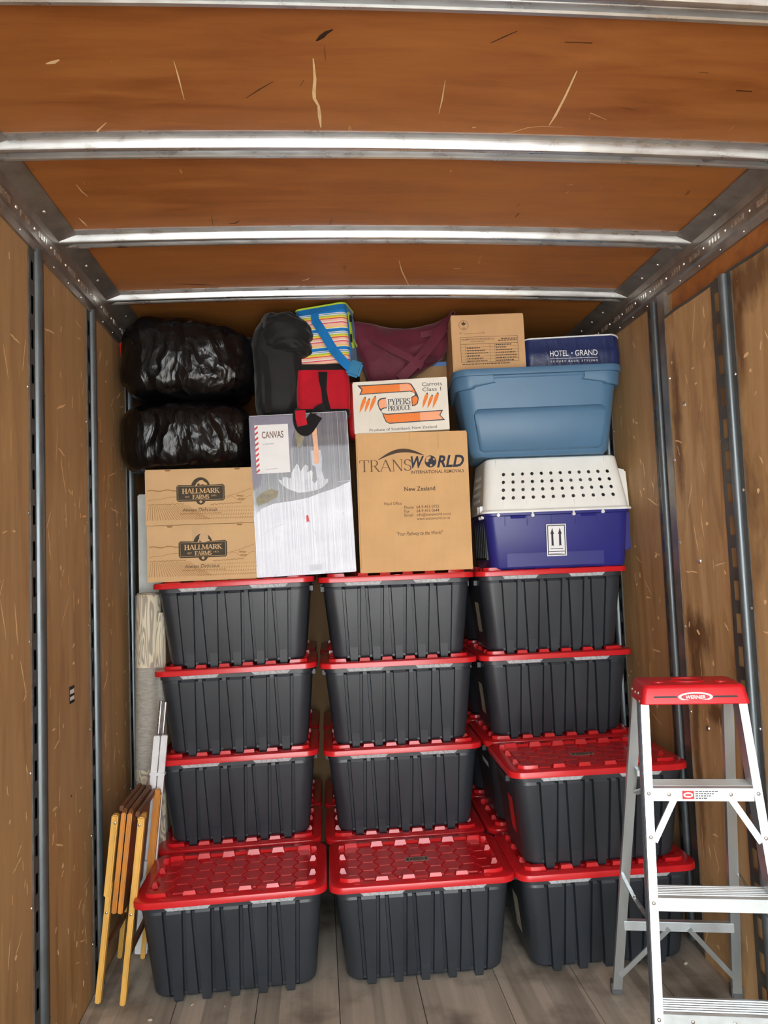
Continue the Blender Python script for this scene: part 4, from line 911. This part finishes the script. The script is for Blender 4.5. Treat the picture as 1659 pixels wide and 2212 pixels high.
# --- small carton with the packing table print
sb = carton('packing_carton', 'small tan carton printed with a form table and maple leaf, on the blue bin', .372, .30, .298, 'card_pale', (.515, .060, zb_+.436), (0, -.008, -.06), True, None)
e = -.0008
m = frame2(-.142, .150, .052, .182, .0016)+stroke([(-.142, .146), (.150, .147)], .0012)
for k in range(6): m += stroke([(-.142, .052+.0158*(k+.9)), (.150, .053+.0158*(k+.9))], .0010)
for x_ in (-.118, .006, .030): m += stroke([(x_, .052), (x_, .146)], .0011)
m += stroke([(-.125, .200), (-.03, .201)], .0011)
ring = ell(-.122, .245, .0245, .0245, 28); ri = ell(-.122, .245, .0228, .0228, 28)
for i in range(28): m.append([ring[i], ring[(i+1) % 28], ri[(i+1) % 28], ri[i]])
m += maple(-.122, .250, .013)+stroke([(-.129, .230), (-.115, .230)], .003)
MB().flat(m, e).build('table_print', 'ink_dark', sb)
m = []
for col_, (xa, xb) in enumerate(((-.112, .0), (.035, .146))):
    for k in range(7):
        z_ = .058+.0135*k; xx = xa; end = xa+(xb-xa)*random.uniform(.5, .98)
        if col_ == 0 and k == 6: continue
        while xx < end:
            l = random.uniform(.004, .012); m += stroke([(xx, z_), (min(xx+l, end), z_)], .0052); xx += l+.0025
for (xa, xb, z_) in ((.065, .148, .169), (.05, .146, .160), (-.138, .105, .043)):
    xx = xa
    while xx < xb:
        l = random.uniform(.006, .016); m += stroke([(xx, z_), (min(xx+l, xb), z_)], .0048); xx += l+.003
MB().flat(m, e).build('small_print', 'ink_dark', sb)
text('HALLMARK POULTRY PROCESSORS LTD', 'ink_dark', sb, -.136, .166, .0085, e, .166, 0, .01, align='l'); text('VANCOUVER B.C.', 'ink_dark', sb, -.055, .1555, .006, e, .075, 0, .01)
text('WT', 'ink_dark', sb, -.138, .199, .008, e, .014); text('KG', 'ink_dark', sb, -.022, .199, .008, e, .013)

# ================================================================== bags and loose things on top
def strap(name, mat, parent, pts, wd, th=.004, nrm=(0, -1, 0)):
    P = [Vector(p) for p in pts]; n = len(P); nr = Vector(nrm); lp = []
    for i, p in enumerate(P):
        d = (P[min(i+1, n-1)]-P[max(i-1, 0)]).normalized(); a = d.cross(nr).normalized(); b = a.cross(d).normalized(); h = (wd[i] if isinstance(wd, (list, tuple)) else wd)/2
        lp.append([p-a*h-b*th/2, p+a*h-b*th/2, p+a*h+b*th/2, p-a*h+b*th/2])
    return MB().loft(lp).build(name, mat, parent, smooth=40)
def curve(pts, n=8):
    P = [Vector(p) for p in pts]; out = []
    for i in range(len(P)-1):
        a, b, c, d = P[max(i-1, 0)], P[i], P[i+1], P[min(i+2, len(P)-1)]
        for k in range(n):
            t_ = k/n; out.append(.5*((2*b)+(c-a)*t_+(2*a-5*b+4*c-d)*t_*t_+(3*b-a-3*c+d)*t_**3))
    out.append(P[-1]); return out

# two shiny black refuse bags lying one on the other
def warp_u(p):
    f = (p.x+.325)/.65; z = p.z
    if z > 0: z *= 1.10-.42*max(0, f-.25)
    x = p.x*(1-.05*(p.z < -.12)); y = p.y - .02*math.cos(p.x*5)
    return (x, y, z)
b1 = thing('refuse_bag', 'upper shiny black plastic bag, creased and stuffed, under the ceiling', 'bag', (-.998, .235, 2.530), group='stuffed black plastic bags')
soft('bag_film', 'bag_plastic', b1, .635, .46, .395, .50, 110, 70, .017, 5.5, 3, warp_u, (1, 1, .55), .45, loc=(0, 0, .20))
m = MB(); m.tube(curve([(-.30, -.06, .33), (-.318, -.08, .30), (-.322, -.06, .25)]), .011, 8); m.build('tie', 'plastic_red', b1, smooth=60)
b2 = thing('refuse_bag', 'lower shiny black plastic bag, smooth and full, lying on the farm cartons', 'bag', (-.998, .235, 2.176), group='stuffed black plastic bags')
def warp_l(p):
    z = p.z
    if p.x < -.08: z -= .02*min(1, (-.08-p.x)/.2)*(z < 0)
    k = 1-.10*max(0, p.x/.32)**2
    return (p.x, p.y, z*k)
soft('bag_film', 'bag_plastic', b2, .640, .46, .350, .55, 110, 70, .010, 4.6, 11, warp_l, (1, 1, .6), .4, loc=(0, 0, .180))

# black nylon sack with its top flopped over
sk = thing('nylon_sack', 'matte black nylon sack standing upright with its top folded over', 'bag', (-.555, .245, ZT+.790))
def warp_s(p):
    f = (p.z+.26)/.52; w_ = 1.0+.10*f-.05*math.sin(f*6)
    return (p.x*w_+.035*f-.012+.012*math.sin(f*5+1)*(p.x > 0), p.y-.02*f, p.z+.02*(p.x+.1)*f)
soft('sack_body', 'nylon_black', sk, .240, .27, .510, .55, 72, 60, .016, 6, 21, warp_s, (1.6, 1, .6), .35, loc=(0, 0, .252))
def warp_f(p): return (p.x, p.y, p.z-1.1*p.x*abs(p.x)-.25*p.x*(p.x > 0)+.10*abs(p.y+.05)*(p.z > 0))
soft('folded_top', 'nylon_black', sk, .235, .20, .19, .66, 64, 44, .024, 8, 15, warp_f, (1, 1, 1.6), .5, loc=(.055, -.075, .420))
strap('side_strap', 'webbing_black', sk, curve([(-.07, -.128, .40), (-.055, -.150, .28), (-.045, -.150, .14), (-.05, -.135, .02)]), .030)
strap('webbing', 'webbing_black', sk, curve([(.03, -.155, .36), (.085, -.17, .345), (.125, -.15, .38), (.13, -.14, .44)]), .05)
m = MB(); m.tube(curve([(-.115, -.02, .385), (-.165, -.03, .375), (-.14, -.05, .36), (-.105, -.06, .35)]), .007, 8); m.build('cord', 'plastic_white', sk, smooth=60)
m = MB(); m.tube(curve([(-.10, .0, .40), (-.15, -.01, .43), (-.19, .02, .41), (-.15, .02, .39)]), .012, 8); m.build('strap_end', 'webbing_black', sk, smooth=60)

# pale plastic item peeping out between the sack and the striped bag
tg = MB().prism([(-.447, 2.62), (-.418, 2.70), (-.414, 2.74), (-.428, 2.755), (-.450, 2.70)], .20, .235).build('plastic_sleeve', 'plastic_white'); tag(tg, 'white plastic sleeve wedged between black sack and striped bag', 'sleeve')

# red cooler bag with black trims and hanging strap
rb = thing('cooler_bag', 'red fabric cooler bag with black webbing handle and hanging strap', 'bag', (-.330, .095, ZT+.790), (0, .015, -.03))
def softbox(m, w0, w1, y0, y1, z0, z1, bul=.012, n=10):
    lp = []
    for k in range(n+1):
        f = k/n; z = z0+(z1-z0)*f; g = bul*math.sin(math.pi*f); wx = w0+(w1-w0)*f
        lp.append(rrect(wx+g, (y1-y0)+g*1.5, .03, z, 5, 0, (y0+y1)/2))
    return m.loft(lp)
softbox(MB(), .258, .252, 0, .24, .0, .255).build('bag_body', 'fabric_red', rb, smooth=50)
softbox(MB(), .263, .258, -.003, .243, .226, .256, .002, 3).build('top_trim', 'webbing_black', rb, smooth=50)
softbox(MB(), .264, .264, -.004, .244, .0, .030, .002, 3).build('bottom_trim', 'webbing_black', rb, smooth=50)
strap('handle', 'webbing_black', rb, [(.0, -.009, .215), (.0, -.014, .17), (.004, -.016, .12), (.01, -.014, .07), (.014, -.012, .02)], [.046, .040, .026, .030, .048])
st_ = strap('hanging_strap', 'webbing_black', rb, curve([(.012, -.010, .028), (-.015, -.045, .012), (-.045, -.066, -.030), (-.085, -.072, -.085), (-.112, -.072, -.062), (-.118, -.066, -.01), (-.105, -.03, .012)]), .062, .005)
strap('strap_patch', 'webbing_red', st_, [(-.112, -.078, .008), (-.110, -.081, -.03), (-.102, -.083, -.068)], .050, .004)

# striped cooler bag standing on the red one
sb2 = thing('striped_bag', 'striped multicolour insulated bag with lime piping and blue strap', 'bag', (-.335, .100, ZT+.790+.258), (0, 0, -.30))
def bagsec(z): f = z/.30; return .290-.030*f, .20-.02*f
lp = [rrect(*bagsec(z), .03, z, 5, 0, .10) for z in (0, .004, .06, .12, .18, .24, .268)]
for k, l_ in enumerate(lp):
    for i, (x, y, z) in enumerate(l_): l_[i] = (x, y+(.012*noise.noise(Vector((x*12, y*9, z*9+3))) if 0 < k < 6 else 0), z+(.010*math.sin(x*9)-.02*x if k == 6 else 0))
bd = MB().loft(lp).build('bag_front', 'stripe_fabric', sb2, smooth=60)
m = MB(); m.loft([[(x*1.012, .10+(y-.10)*1.012, z) for x, y, z in lp[6]], [(x*1.01, .10+(y-.10)*1.01, z+.028) for x, y, z in lp[6]], [(x*.8, .10+(y-.10)*.8, z+.036) for x, y, z in lp[6]]]); tpp = m.build('top_panel', 'fabric_blue', sb2, smooth=50)
m = MB(); pp = [(x*1.012, .10+(y-.10)*1.012, z+.030) for x, y, z in lp[6]]; pp.append(pp[0]); m.tube(pp, .005, 6, False); m.build('piping', 'piping_lime', tpp, smooth=60)
m = MB(); sd = [(.1405, .035, .0), (.1405, .165, .0), (.128, .16, .262), (.128, .04, .262)]
m.loft([[(x+.004, y, z) for x, y, z in sd], [(x+.010, y, z) for x, y, z in sd]]); sp_ = m.build('side_panel', 'fabric_blue', sb2)
strap('zip', 'piping_lime', sp_, curve([(.140, .045, .265), (.147, .05, .19), (.150, .06, .13), (.152, .08, .09)]), .018, .004, (1, -.3, 0))
strap('zip', 'piping_lime', sp_, curve([(.147, .05, .15), (.150, .10, .13), (.152, .155, .12)]), .014, .004, (1, -.3, 0))
m = MB(); m.box(.146, .156, .035, .052, .215, .245); m.box(.146, .154, .038, .050, .11, .15); m.build('zip_pull', 'plastic_black', sp_)
strap('strap_loop', 'webbing_blue', sb2, [(-.022, -.004, .262), (-.020, -.012, .235), (-.018, -.010, .205)], .040)
strap('shoulder_strap', 'webbing_blue', sb2, curve([(-.015, -.014, .215), (.03, -.022, .14), (.075, -.028, .06), (.125, -.028, -.005), (.165, -.022, -.045)]), .044, .005)
m = MB(); m.box(-.036, .036, -.012, .012, -.04, .04); m.build('buckle_pad', 'plastic_blue', sb2, bevel=.010, loc=(.178, -.022, -.045), rot=(0, R(22), 0))

# carton behind the carrots with blue tape, yellow and red things peeping over
bk = carton('plain_carton', 'plain brown carton with blue tape half hidden behind the carrot carton', .47, .30, .425, 'card_back', (.110, .345, ZT+.687), (0, 0, -.06), True, None)
MB().box(.12, .234, -.004, .30, .405, .4275).build('tape', 'tape_blue', bk)
yl = soft('rain_hood', 'plastic_yellow', None, .17, .10, .10, .8, 36, 20, .004, 8, 2, None, loc=None); yl.location = (.150, .285, ZT+.687+.262); tag(yl, 'yellow plastic thing just showing above the carrot carton', 'plastic')
rd = soft('plastic_tub', 'plastic_red', None, .13, .13, .30, .45, 40, 24, .003, 6, 4); rd.location = (-.140, .235, ZT+.687+.145); tag(rd, 'red plastic tub tucked behind the end of the carrot carton', 'tub')

# maroon fabric bag slumped over that carton
mb_ = thing('tote_bag', 'maroon fabric bag slumped with crossed straps between striped bag and carton', 'bag', (.085, .270, ZT+.960))
G = 44; H_ = 30
def interp(T, x):
    for (x0, a), (x1, b) in zip(T[:-1], T[1:]):
        if x <= x1: return a+(b-a)*(x-x0)/(x1-x0)
    return T[-1][1]
ZB0 = ZT+.960
TB = [(-.290, .315), (-.255, .255), (-.215, .16), (-.175, .04), (-.15, .012), (-.055, .0), (.0, .015), (.08, .065), (.16, .115), (.23, .155), (.262, .22), (.292, .35)]
TT = [(-.290, .33), (-.23, .350), (-.15, .335), (-.05, .315), (.03, .308), (.10, .315), (.18, .335), (.24, .365), (.292, .395)]
def surf(u, v):
    x = -.290+.582*u; return x, interp(TB, x)+(interp(TT, x)-interp(TB, x))*v
vs = []; fs = []
for side in (0, 1):
    for j in range(H_+1):
        for i in range(G+1):
            u, v = i/G, j/H_; x, z = surf(u, v)
            th = .085*(math.sin(math.pi*u)**.5*math.sin(math.pi*(.04+.92*v))**.5 if 0 < u < 1 else 0)
            fold = .016*noise.noise(Vector((x*7+z*5, z*4, side)))+.012*(1-2*abs(noise.noise(Vector((x*5-z*9, z*6+x*3, 4+side)))))
            vs.append((x, (-th-fold*(th > .01)) if side == 0 else th*.8, z))
N = (G+1)*(H_+1)
for side in (0, 1):
    for j in range(H_):
        for i in range(G):
            q = [side*N+j*(G+1)+i, side*N+j*(G+1)+i+1, side*N+(j+1)*(G+1)+i+1, side*N+(j+1)*(G+1)+i]; fs.append(tuple(q if side == 0 else reversed(q)))
for i in range(G): fs += [(N+i, N+i+1, i+1, i), (H_*(G+1)+i, H_*(G+1)+i+1, N+H_*(G+1)+i+1, N+H_*(G+1)+i)]
for j in range(H_): fs += [(j*(G+1), (j+1)*(G+1), N+(j+1)*(G+1), N+j*(G+1)), (N+j*(G+1)+G, N+(j+1)*(G+1)+G, (j+1)*(G+1)+G, j*(G+1)+G)]
o_ = MB().add(vs, fs).build('bag_body', 'fabric_maroon', mb_); o_.data.shade_smooth()
strap('strap', 'fabric_maroon', mb_, curve([(-.16, -.085, .25), (-.06, -.125, .175), (.04, -.12, .125), (.10, -.11, .085)]), .036, .005)
strap('strap', 'fabric_maroon', mb_, curve([(.265, -.06, .345), (.19, -.11, .25), (.08, -.125, .115), (-.02, -.115, .02)]), .050, .006)
strap('strap', 'fabric_maroon', mb_, curve([(.285, -.02, .385), (.235, -.075, .315), (.16, -.105, .265), (.10, -.10, .255)]), .030, .005)
strap('zip', 'fabric_maroon_dark', mb_, curve([(.20, -.095, .225), (.14, -.12, .165), (.085, -.128, .115)]), .008, .004)
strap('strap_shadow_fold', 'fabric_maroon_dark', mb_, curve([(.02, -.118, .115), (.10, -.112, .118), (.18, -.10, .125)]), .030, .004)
m = MB(); m.tube(curve([(.285, -.02, .372), (.300, -.03, .392), (.288, -.03, .400), (.275, -.03, .385)]), .004, 6); m.tube(curve([(.262, -.07, .285), (.280, -.075, .265), (.274, -.075, .24), (.268, -.07, .25)]), .0025, 6); m.build('cord_end', 'fabric_maroon', mb_, smooth=60)

# navy zip bag beside the small carton
hg = thing('bedding_bag', 'navy blue vinyl bedding bag with white piping and hotel lettering', 'bag', (.955, .070, zb_+.434), (0, 0, -.06))
def top_edge(x): return .182+.006*math.sin(x*17)+.004*math.sin(x*41)-.018*max(0, (-x-.17)/.08)
WX = .495; NX = 30; lp = []
for k in range(9):
    f = k/8; row = []
    for x, y, _ in rrect(WX, .34, .045, 0, 6, 0, .17):
        bul = 1+.02*math.sin(math.pi*f); z = f*top_edge(x)
        row.append((x*bul, .17+(y-.17)*bul+(.012*noise.noise(Vector((x*9+f*3, f*3, 7)))*math.sin(math.pi*f)), z))
    lp.append(row)
bg_ = MB().loft(lp).build('bag_body', 'navy_vinyl', hg, smooth=60)
pp = [(x*1.004, .17+(y-.17)*1.004, z+.003) for x, y, z in lp[-1]]; pp.append(pp[0])
MB().tube(pp, .0042, 6, False).build('piping', 'plastic_white', hg, smooth=60)
e = -.016
text('HOTEL', 'ink_white', hg, -.076, .078, .030, e, .094, 0, .008); MB().flat([ell(-.010, .092, .004, .004, 12)], e).build('lettering', 'ink_white', hg); text('GRAND', 'ink_white', hg, .064, .078, .030, e, .116, 0, .008)
MB().flat(stroke([(-.122, .066), (.120, .066)], .0018), e).build('lettering', 'ink_white', hg)
text('L U X U R Y   B A S I C   S T Y L I N G', 'ink_white', hg, 0, .046, .010, e, .240, 0, .012)

# ================================================================== tall things in the gap beside the wall
# pale board standing behind the rug
pb = MB().box(-1.290, -1.172, .30, .335, 0.0, 2.095).build('pale_board', 'board_pale', bevel=.006); tag(pb, 'tall pale grey board standing upright behind the rolled rug', 'board')
# rolled rug
rg = thing('rolled_rug', 'rolled cream and grey patterned rug standing on end against the wall', 'rug', (-1.243, .190, 0), (0, R(.9), 0))
lp = []
for k in range(41):
    f = k/40; z = 1.585*f; ring = []
    for i in range(28):
        a = 2*math.pi*i/28; rx = .062+.004*noise.noise(Vector((math.cos(a)*1.5, math.sin(a)*1.5, z*3)))-.006*(z < .7); ring.append((rx*math.cos(a), rx*1.15*math.sin(a), z))
    lp.append(ring)
lp.append([(x*.86, y*.86, 1.592) for x, y, z in lp[-1]])
MB().loft(lp).build('rug_roll', 'rug_weave', rg, smooth=60)
m = MB(); sp2 = []
for k in range(70):
    a = k*.32; r_ = .008+.0021*k*.32*.95; sp2.append((r_*math.cos(a), r_*1.15*math.sin(a), 1.594))
m.tube(sp2, .0022, 5); m.build('spiral_edge', 'rug_weave', rg)
MB().tube([(.064, -.02, .25), (.066, -.02, .9), (.064, -.02, 1.5)], [.020, .026, .022], 12, True).build('outer_layer', 'rug_weave', rg, smooth=60)

# folded white frame with aluminium tubes leaning on the totes
wf = thing('folded_frame', 'folded white frame with two aluminium tubes leaning beside the rug', 'frame', (-1.268, -.05, 0), (0, R(6.0), 0))
m = MB
MB().tube([(.030, .03, .02), (.030, .03, 1.115)], .0085, 12).build('tube', 'aluminium_tube', wf, smooth=50)
MB().tube([(.050, .035, .02), (.050, .035, 1.11)], .0085, 12).build('tube', 'aluminium_tube', wf, smooth=50)
MB().box(.018, .046, -.012, .012, .03, .965).build('slat', 'plastic_white', wf, bevel=.003)
MB().box(.050, .078, -.008, .016, .03, .968).build('slat', 'plastic_white', wf, bevel=.003)
MB().box(.014, .082, -.016, .02, .790, .802).build('tie', 'plastic_white', wf, bevel=.002)
MB().box(.020, .074, -.03, -.012, .02, .42).build('panel', 'plastic_white', wf, bevel=.003)

# folded wooden tray tables
tt = thing('folding_tray_table', 'folded wooden tray tables with pale legs and dark brown tops leaning beside the wall', 'table', (-1.256, -.245, 0), (0, R(6.6), 0))
def leg(y, x, rear, nm='leg'):
    g = thing  # noqa
    o = MB().box(x-.011, x+.011, y-.017, y+.017, .006, .47).build(nm, 'pine', tt, bevel=.004)
    if not rear:
        MB().box(x-.013, x+.013, y-.020-.0, y+.014, .415, .735).build('upper_leg', 'pine', o, bevel=.005, loc=(.004 if x > 0 else -.004, -.004, 0))
        bb = MB()
        for z in (.355, .705): bb.dome((x, y-.0245 if z > .5 else y-.017, z), (0, -1, 0), .006, .004, 10)
        bb.build('bolts', 'rivet_metal', o)
    return o
leg(-.165, -.049, False); leg(-.175, .049, False)
for x in (-.052, .047):
    o = MB().box(x-.010, x+.010, .150, .184, .006, .72).build('leg', 'pine', tt, bevel=.004)
for k, x in enumerate((-.020, .004)):
    lpp = [(-.178, .352), (-.165, .342), (.16, .342), (.172, .352), (.172, .742), (.16, .755), (-.165, .755), (-.178, .742)]
    o = MB().prism(lpp, x-.009, x+.009, 'x').build('tray_top', 'walnut', tt, bevel=.004)
    MB().box(x-.0095, x+.0095, -.187, -.176, .352, .745).build('edge_band', 'pine_orange', o, bevel=.004)
for k, x in enumerate((-.040, .026)): MB().box(x-.009, x+.009, -.14, .17, .735-.02*k, .757-.02*k).build('top_rail', 'walnut', tt, bevel=.003)
MB().box(.018, .050, -.10, -.07, .685, .715).build('stop_block', 'pine', tt, bevel=.003)
for x in (-.049, .049): MB().box(x-.008, x+.008, -.16, .165, .175, .205).build('stretcher', 'walnut', tt, bevel=.003)
MB().box(.030, .055, .14, .16, .30, .74).build('rear_rail', 'pine_orange', tt, bevel=.003)
# litter crumbs on the boards
for k, (x, y, s_) in enumerate(((-1.075, -.545, .008), (-.93, -.47, .006), (-.80, -.50, .004), (1.02, -.42, .010), (1.08, -.50, .009))):
    c_ = soft('paint_chip', 'sticker_cream', None, s_*2.6, s_*1.6, s_, .8, 10, 6, s_*.2, 60, k); c_.location = (x, y, s_*.45); c_.rotation_euler = (0, 0, k)
    tag(c_, ('pale crumb on the floor below the folded tray tables', 'pale crumb on floor before the front tote by the tray tables', 'tiny pale crumb under the edge of the front tote', 'pale chip on the floor at the foot of the right wall', 'pale chip behind the stepladder on the floor')[k].replace('right wall', 'stained lining'), 'crumb')

# ================================================================== stepladder
la = thing('stepladder', 'aluminium stepladder with red top cap standing open beside the wall', 'ladder', (.847, -1.112, 0), (0, 0, -.218))
AT, AB, FR, RYB, RB = .154, .213, .165, .418, .222
def fx(z): return AT+(AB-AT)*(1.215-z)/1.215
def fy_(z): return -.070-FR*(1.215-z)
def rx(z): return .150+(RB-.150)*(1.215-z)/1.215
def ry(z): return .055+(RYB-.055)*(1.215-z)/1.215
def channel(m, p0, p1, wd, dp, th, open_dir):   # C section: web facing -y, flanges running back; open_dir +1/-1 picks side flange
    p0, p1 = Vector(p0), Vector(p1)
    sec = [(-wd/2, 0), (wd/2, 0), (wd/2, dp), (wd/2-th, dp), (wd/2-th, th), (-wd/2+th, th), (-wd/2+th, dp), (-wd/2, dp)]
    lp = [[p+Vector((a, b, 0)) for a, b in sec] for p in (p0, p1)]
    return m.loft(lp)
for s in (-1, 1):
    r_ = channel(MB(), (s*fx(.025), fy_(.025), .025), (s*fx(1.23), fy_(1.23), 1.23), .026, .066, .003, s).build('front_rail', 'aluminium', la)
    for z in (.93, .80, .61, .29):
        MB().dome((s*fx(z), fy_(z), z), (0, -1, 0), .0065, .004, 10).build('rivet', 'rivet_metal', r_)
    for k in (1, 2, 3): MB().bar((s*(fx(.03)+.0135), fy_(.03)+.016*k, .04), (s*(fx(1.2)+.0135), fy_(1.2)+.016*k, 1.2), .002, .003).build('groove', 'ridge_dark', r_)
    MB().box(-.018, .018, -.006, .070, 0, .045).build('foot', 'rubber_grey', la, bevel=.004, loc=(s*fx(0), fy_(0), 0))
    rr2 = MB()
    p0, p1 = Vector((s*rx(.02), ry(.02), .02)), Vector((s*rx(1.22), ry(1.22), 1.22))
    sec = [(-.017, 0), (.017, 0), (.017, .026), (.014, .026), (.014, .003), (-.014, .003), (-.014, .026), (-.017, .026)]
    rr2.loft([[p+Vector((a, b, 0)) for a, b in sec] for p in (p0, p1)]); rr2.build('rear_rail', 'aluminium', la)
    MB().box(-.021, .021, -.006, .034, 0, .045).build('foot', 'rubber_grey', la, bevel=.004, loc=(s*rx(0), ry(0), 0))
    # spreader: two links
    a = Vector((s*(fx(.54)+.004), fy_(.54)+.06, .535)); b = Vector((s*(rx(.52)+.016), ry(.52), .525)); mid = (a+b)/2+Vector((0, 0, -.012))
    sp3 = MB().bar(a, mid, .004, .016, (1, 0, 0)).build('spreader', 'aluminium_tube', la); MB().bar(mid, b, .004, .013, (1, 0, 0)).build('spreader_link', 'aluminium_tube', sp3); MB().disc(mid-Vector((.004, 0, 0)), (1, 0, 0), .009, .008, 10).build('pivot', 'rivet_metal', sp3)
for k, z in enumerate((.95, .63, .31)):
    w_ = fx(z)-.012; y0 = fy_(z); t_ = MB(); lp = []
    sec = [(0, -.044), (0, -.004), (.006, 0)]
    for q in range(6): sec += [(.010+q*.012, 0), (.012+q*.012, .003), (.016+q*.012, .003), (.018+q*.012, 0)]
    sec += [(.086, 0), (.088, -.03), (.085, -.03), (.083, -.004), (.004, -.004), (.003, -.044)]
    t_.loft([[(x, y0+a, z+b) for a, b in sec] for x in (-w_, w_)]); so = t_.build('step', 'aluminium', la)
    MB().box(-w_, w_, y0-.0012, y0+.0008, z-.044, z-.005).build('step_front', 'aluminium_bright', so)
    rv = (-.105, .085) if k == 0 else ((-.10, .02, .12) if k == 2 else ())
    for x in rv: MB().dome((x, y0-.001, z-.023), (0, -1, 0), .0065, .004, 10).build('rivet', 'rivet_metal', so)
    if k == 0:
        lbl = MB().box(-.066, .040, y0-.0018, y0-.0010, z-.040, z-.008).build('warning_label', 'ink_white', so)
        MB().box(-.064, -.028, y0-.0024, y0-.0018, z-.037, z-.011).build('label_red', 'sticker_red', lbl)
        MB().flat([ell(-.046, z-.024, .015, .0085, 20)], y0-.0028).build('label_oval', 'ink_white', lbl); MB().flat(stroke([(-.055, z-.024), (-.037, z-.024)], .006), y0-.0032).build('label_bar', 'sticker_red', lbl)
        mm = []
        for r_ in range(4):
            xx = -.024
            while xx < .036-.008*r_ % 3: l = random.uniform(.004, .010); mm += stroke([(xx, z-.013-r_*.007), (xx+l, z-.013-r_*.007)], .0028); xx += l+.002
        MB().flat(mm, y0-.0026).build('small_print', 'ink_black', lbl)
    if k == 0:      # braces under the top step
        for s in (-1, 1):
            MB().bar((s*.088, y0+.010, z-.040), (s*(fx(z-.16)-.012), fy_(z-.16)+.010, z-.165), .020, .008, (0, 1, 0)).build('brace', 'aluminium', la)
            MB().bar((s*.10, y0+.085, z-.02), (s*(rx(z-.10)-.014), ry(z-.10)+.002, z-.105), .018, .008, (0, 1, 0)).build('brace', 'aluminium', la)
# rear horizontal with its diagonal braces
zr_ = .315
cb = MB().box(-rx(zr_)+.006, rx(zr_)-.006, ry(zr_)-.004, ry(zr_)+.022, zr_-.028, zr_+.006).build('rear_bar', 'aluminium', la, bevel=.002)
for s in (-1, 1): MB().bar((s*.035, ry(zr_)-.004, zr_-.015), (s*(rx(.08)-.006), ry(.085)-.003, .085), .018, .007, (0, 1, 0)).build('brace', 'aluminium', la)
zr2 = .93
MB().box(-rx(zr2)+.006, -rx(zr2)+.05, ry(zr2)-.05, ry(zr2)+.012, zr2-.006, zr2+.014).build('rear_clip', 'aluminium', la)
# red cap
cap = MB(); lo, hi = [], []
hw, y0, y1 = .178, -.102, .086
def caps(w_, ya, yb, z, r): return rrect(2*w_, yb-ya, r, z, 5, 0, (ya+yb)/2)
cap.loft([caps(.171, -.100, .088, 1.209, .016), caps(.170, -.102, .089, 1.212, .016), caps(.160, -.094, .084, 1.258, .016), caps(.154, -.088, .078, 1.268, .014), caps(.148, -.082, .072, 1.270, .012)], True, True)
co = cap.build('top_cap', 'ladder_red', la, smooth=40)
def slope_y(z): return -.102+(.008)*(z-1.206)/.052
m = MB()
ro = [(.055*math.cos(2*math.pi*k/28), .042*math.sin(2*math.pi*k/28)-.004) for k in range(28)]
m.loft([[(x, y, 1.2695) for x, y in ro], [(x, y, 1.274) for x, y in ro], [(x*.86, y*.86, 1.274) for x, y in ro], [(x*.82, y*.82, 1.2702) for x, y in ro]], False, True); m.build('tool_well', 'ladder_red', co, smooth=40)
for x in (-.10, .10):
    m = MB(); m.tube([(x, -.03, 1.2695), (x, -.03, 1.2735), (x, -.03, 1.2745)], [.020, .019, .013], 16); m.build('boss', 'ladder_red', co, smooth=40)
for xa, xb in ((-.128, -.060), (.058, .128)):
    zc_ = 1.232; q = [(xa, zc_-.004), (xb, zc_-.004), (xb+.004, zc_), (xb, zc_+.004), (xa, zc_+.004), (xa-.004, zc_)]
    MB().flat([q], slope_y(zc_)-.0008).build('slot', 'crate_dark', co)
lg = MB().flat([ell(0, 1.233, .054, .0155, 32)], slope_y(1.233)-.0022).build('maker_badge', 'ink_white', co)
MB().flat([ell(0, 1.233, .045, .0105, 28)], slope_y(1.233)-.0028).build('badge_field', 'sticker_red', lg)
text('WERNER', 'ink_white', lg, 0, 1.2275, .011, slope_y(1.233)-.0034, .062, .12, .03)
for y, z in ((-.06, 1.24), (-.01, 1.235), (-.07, 1.215), (.04, 1.236)): MB().dome((-.170, y, z), (-1, 0, .25), .005, .005, 8).build('rivet', 'rivet_metal', co)
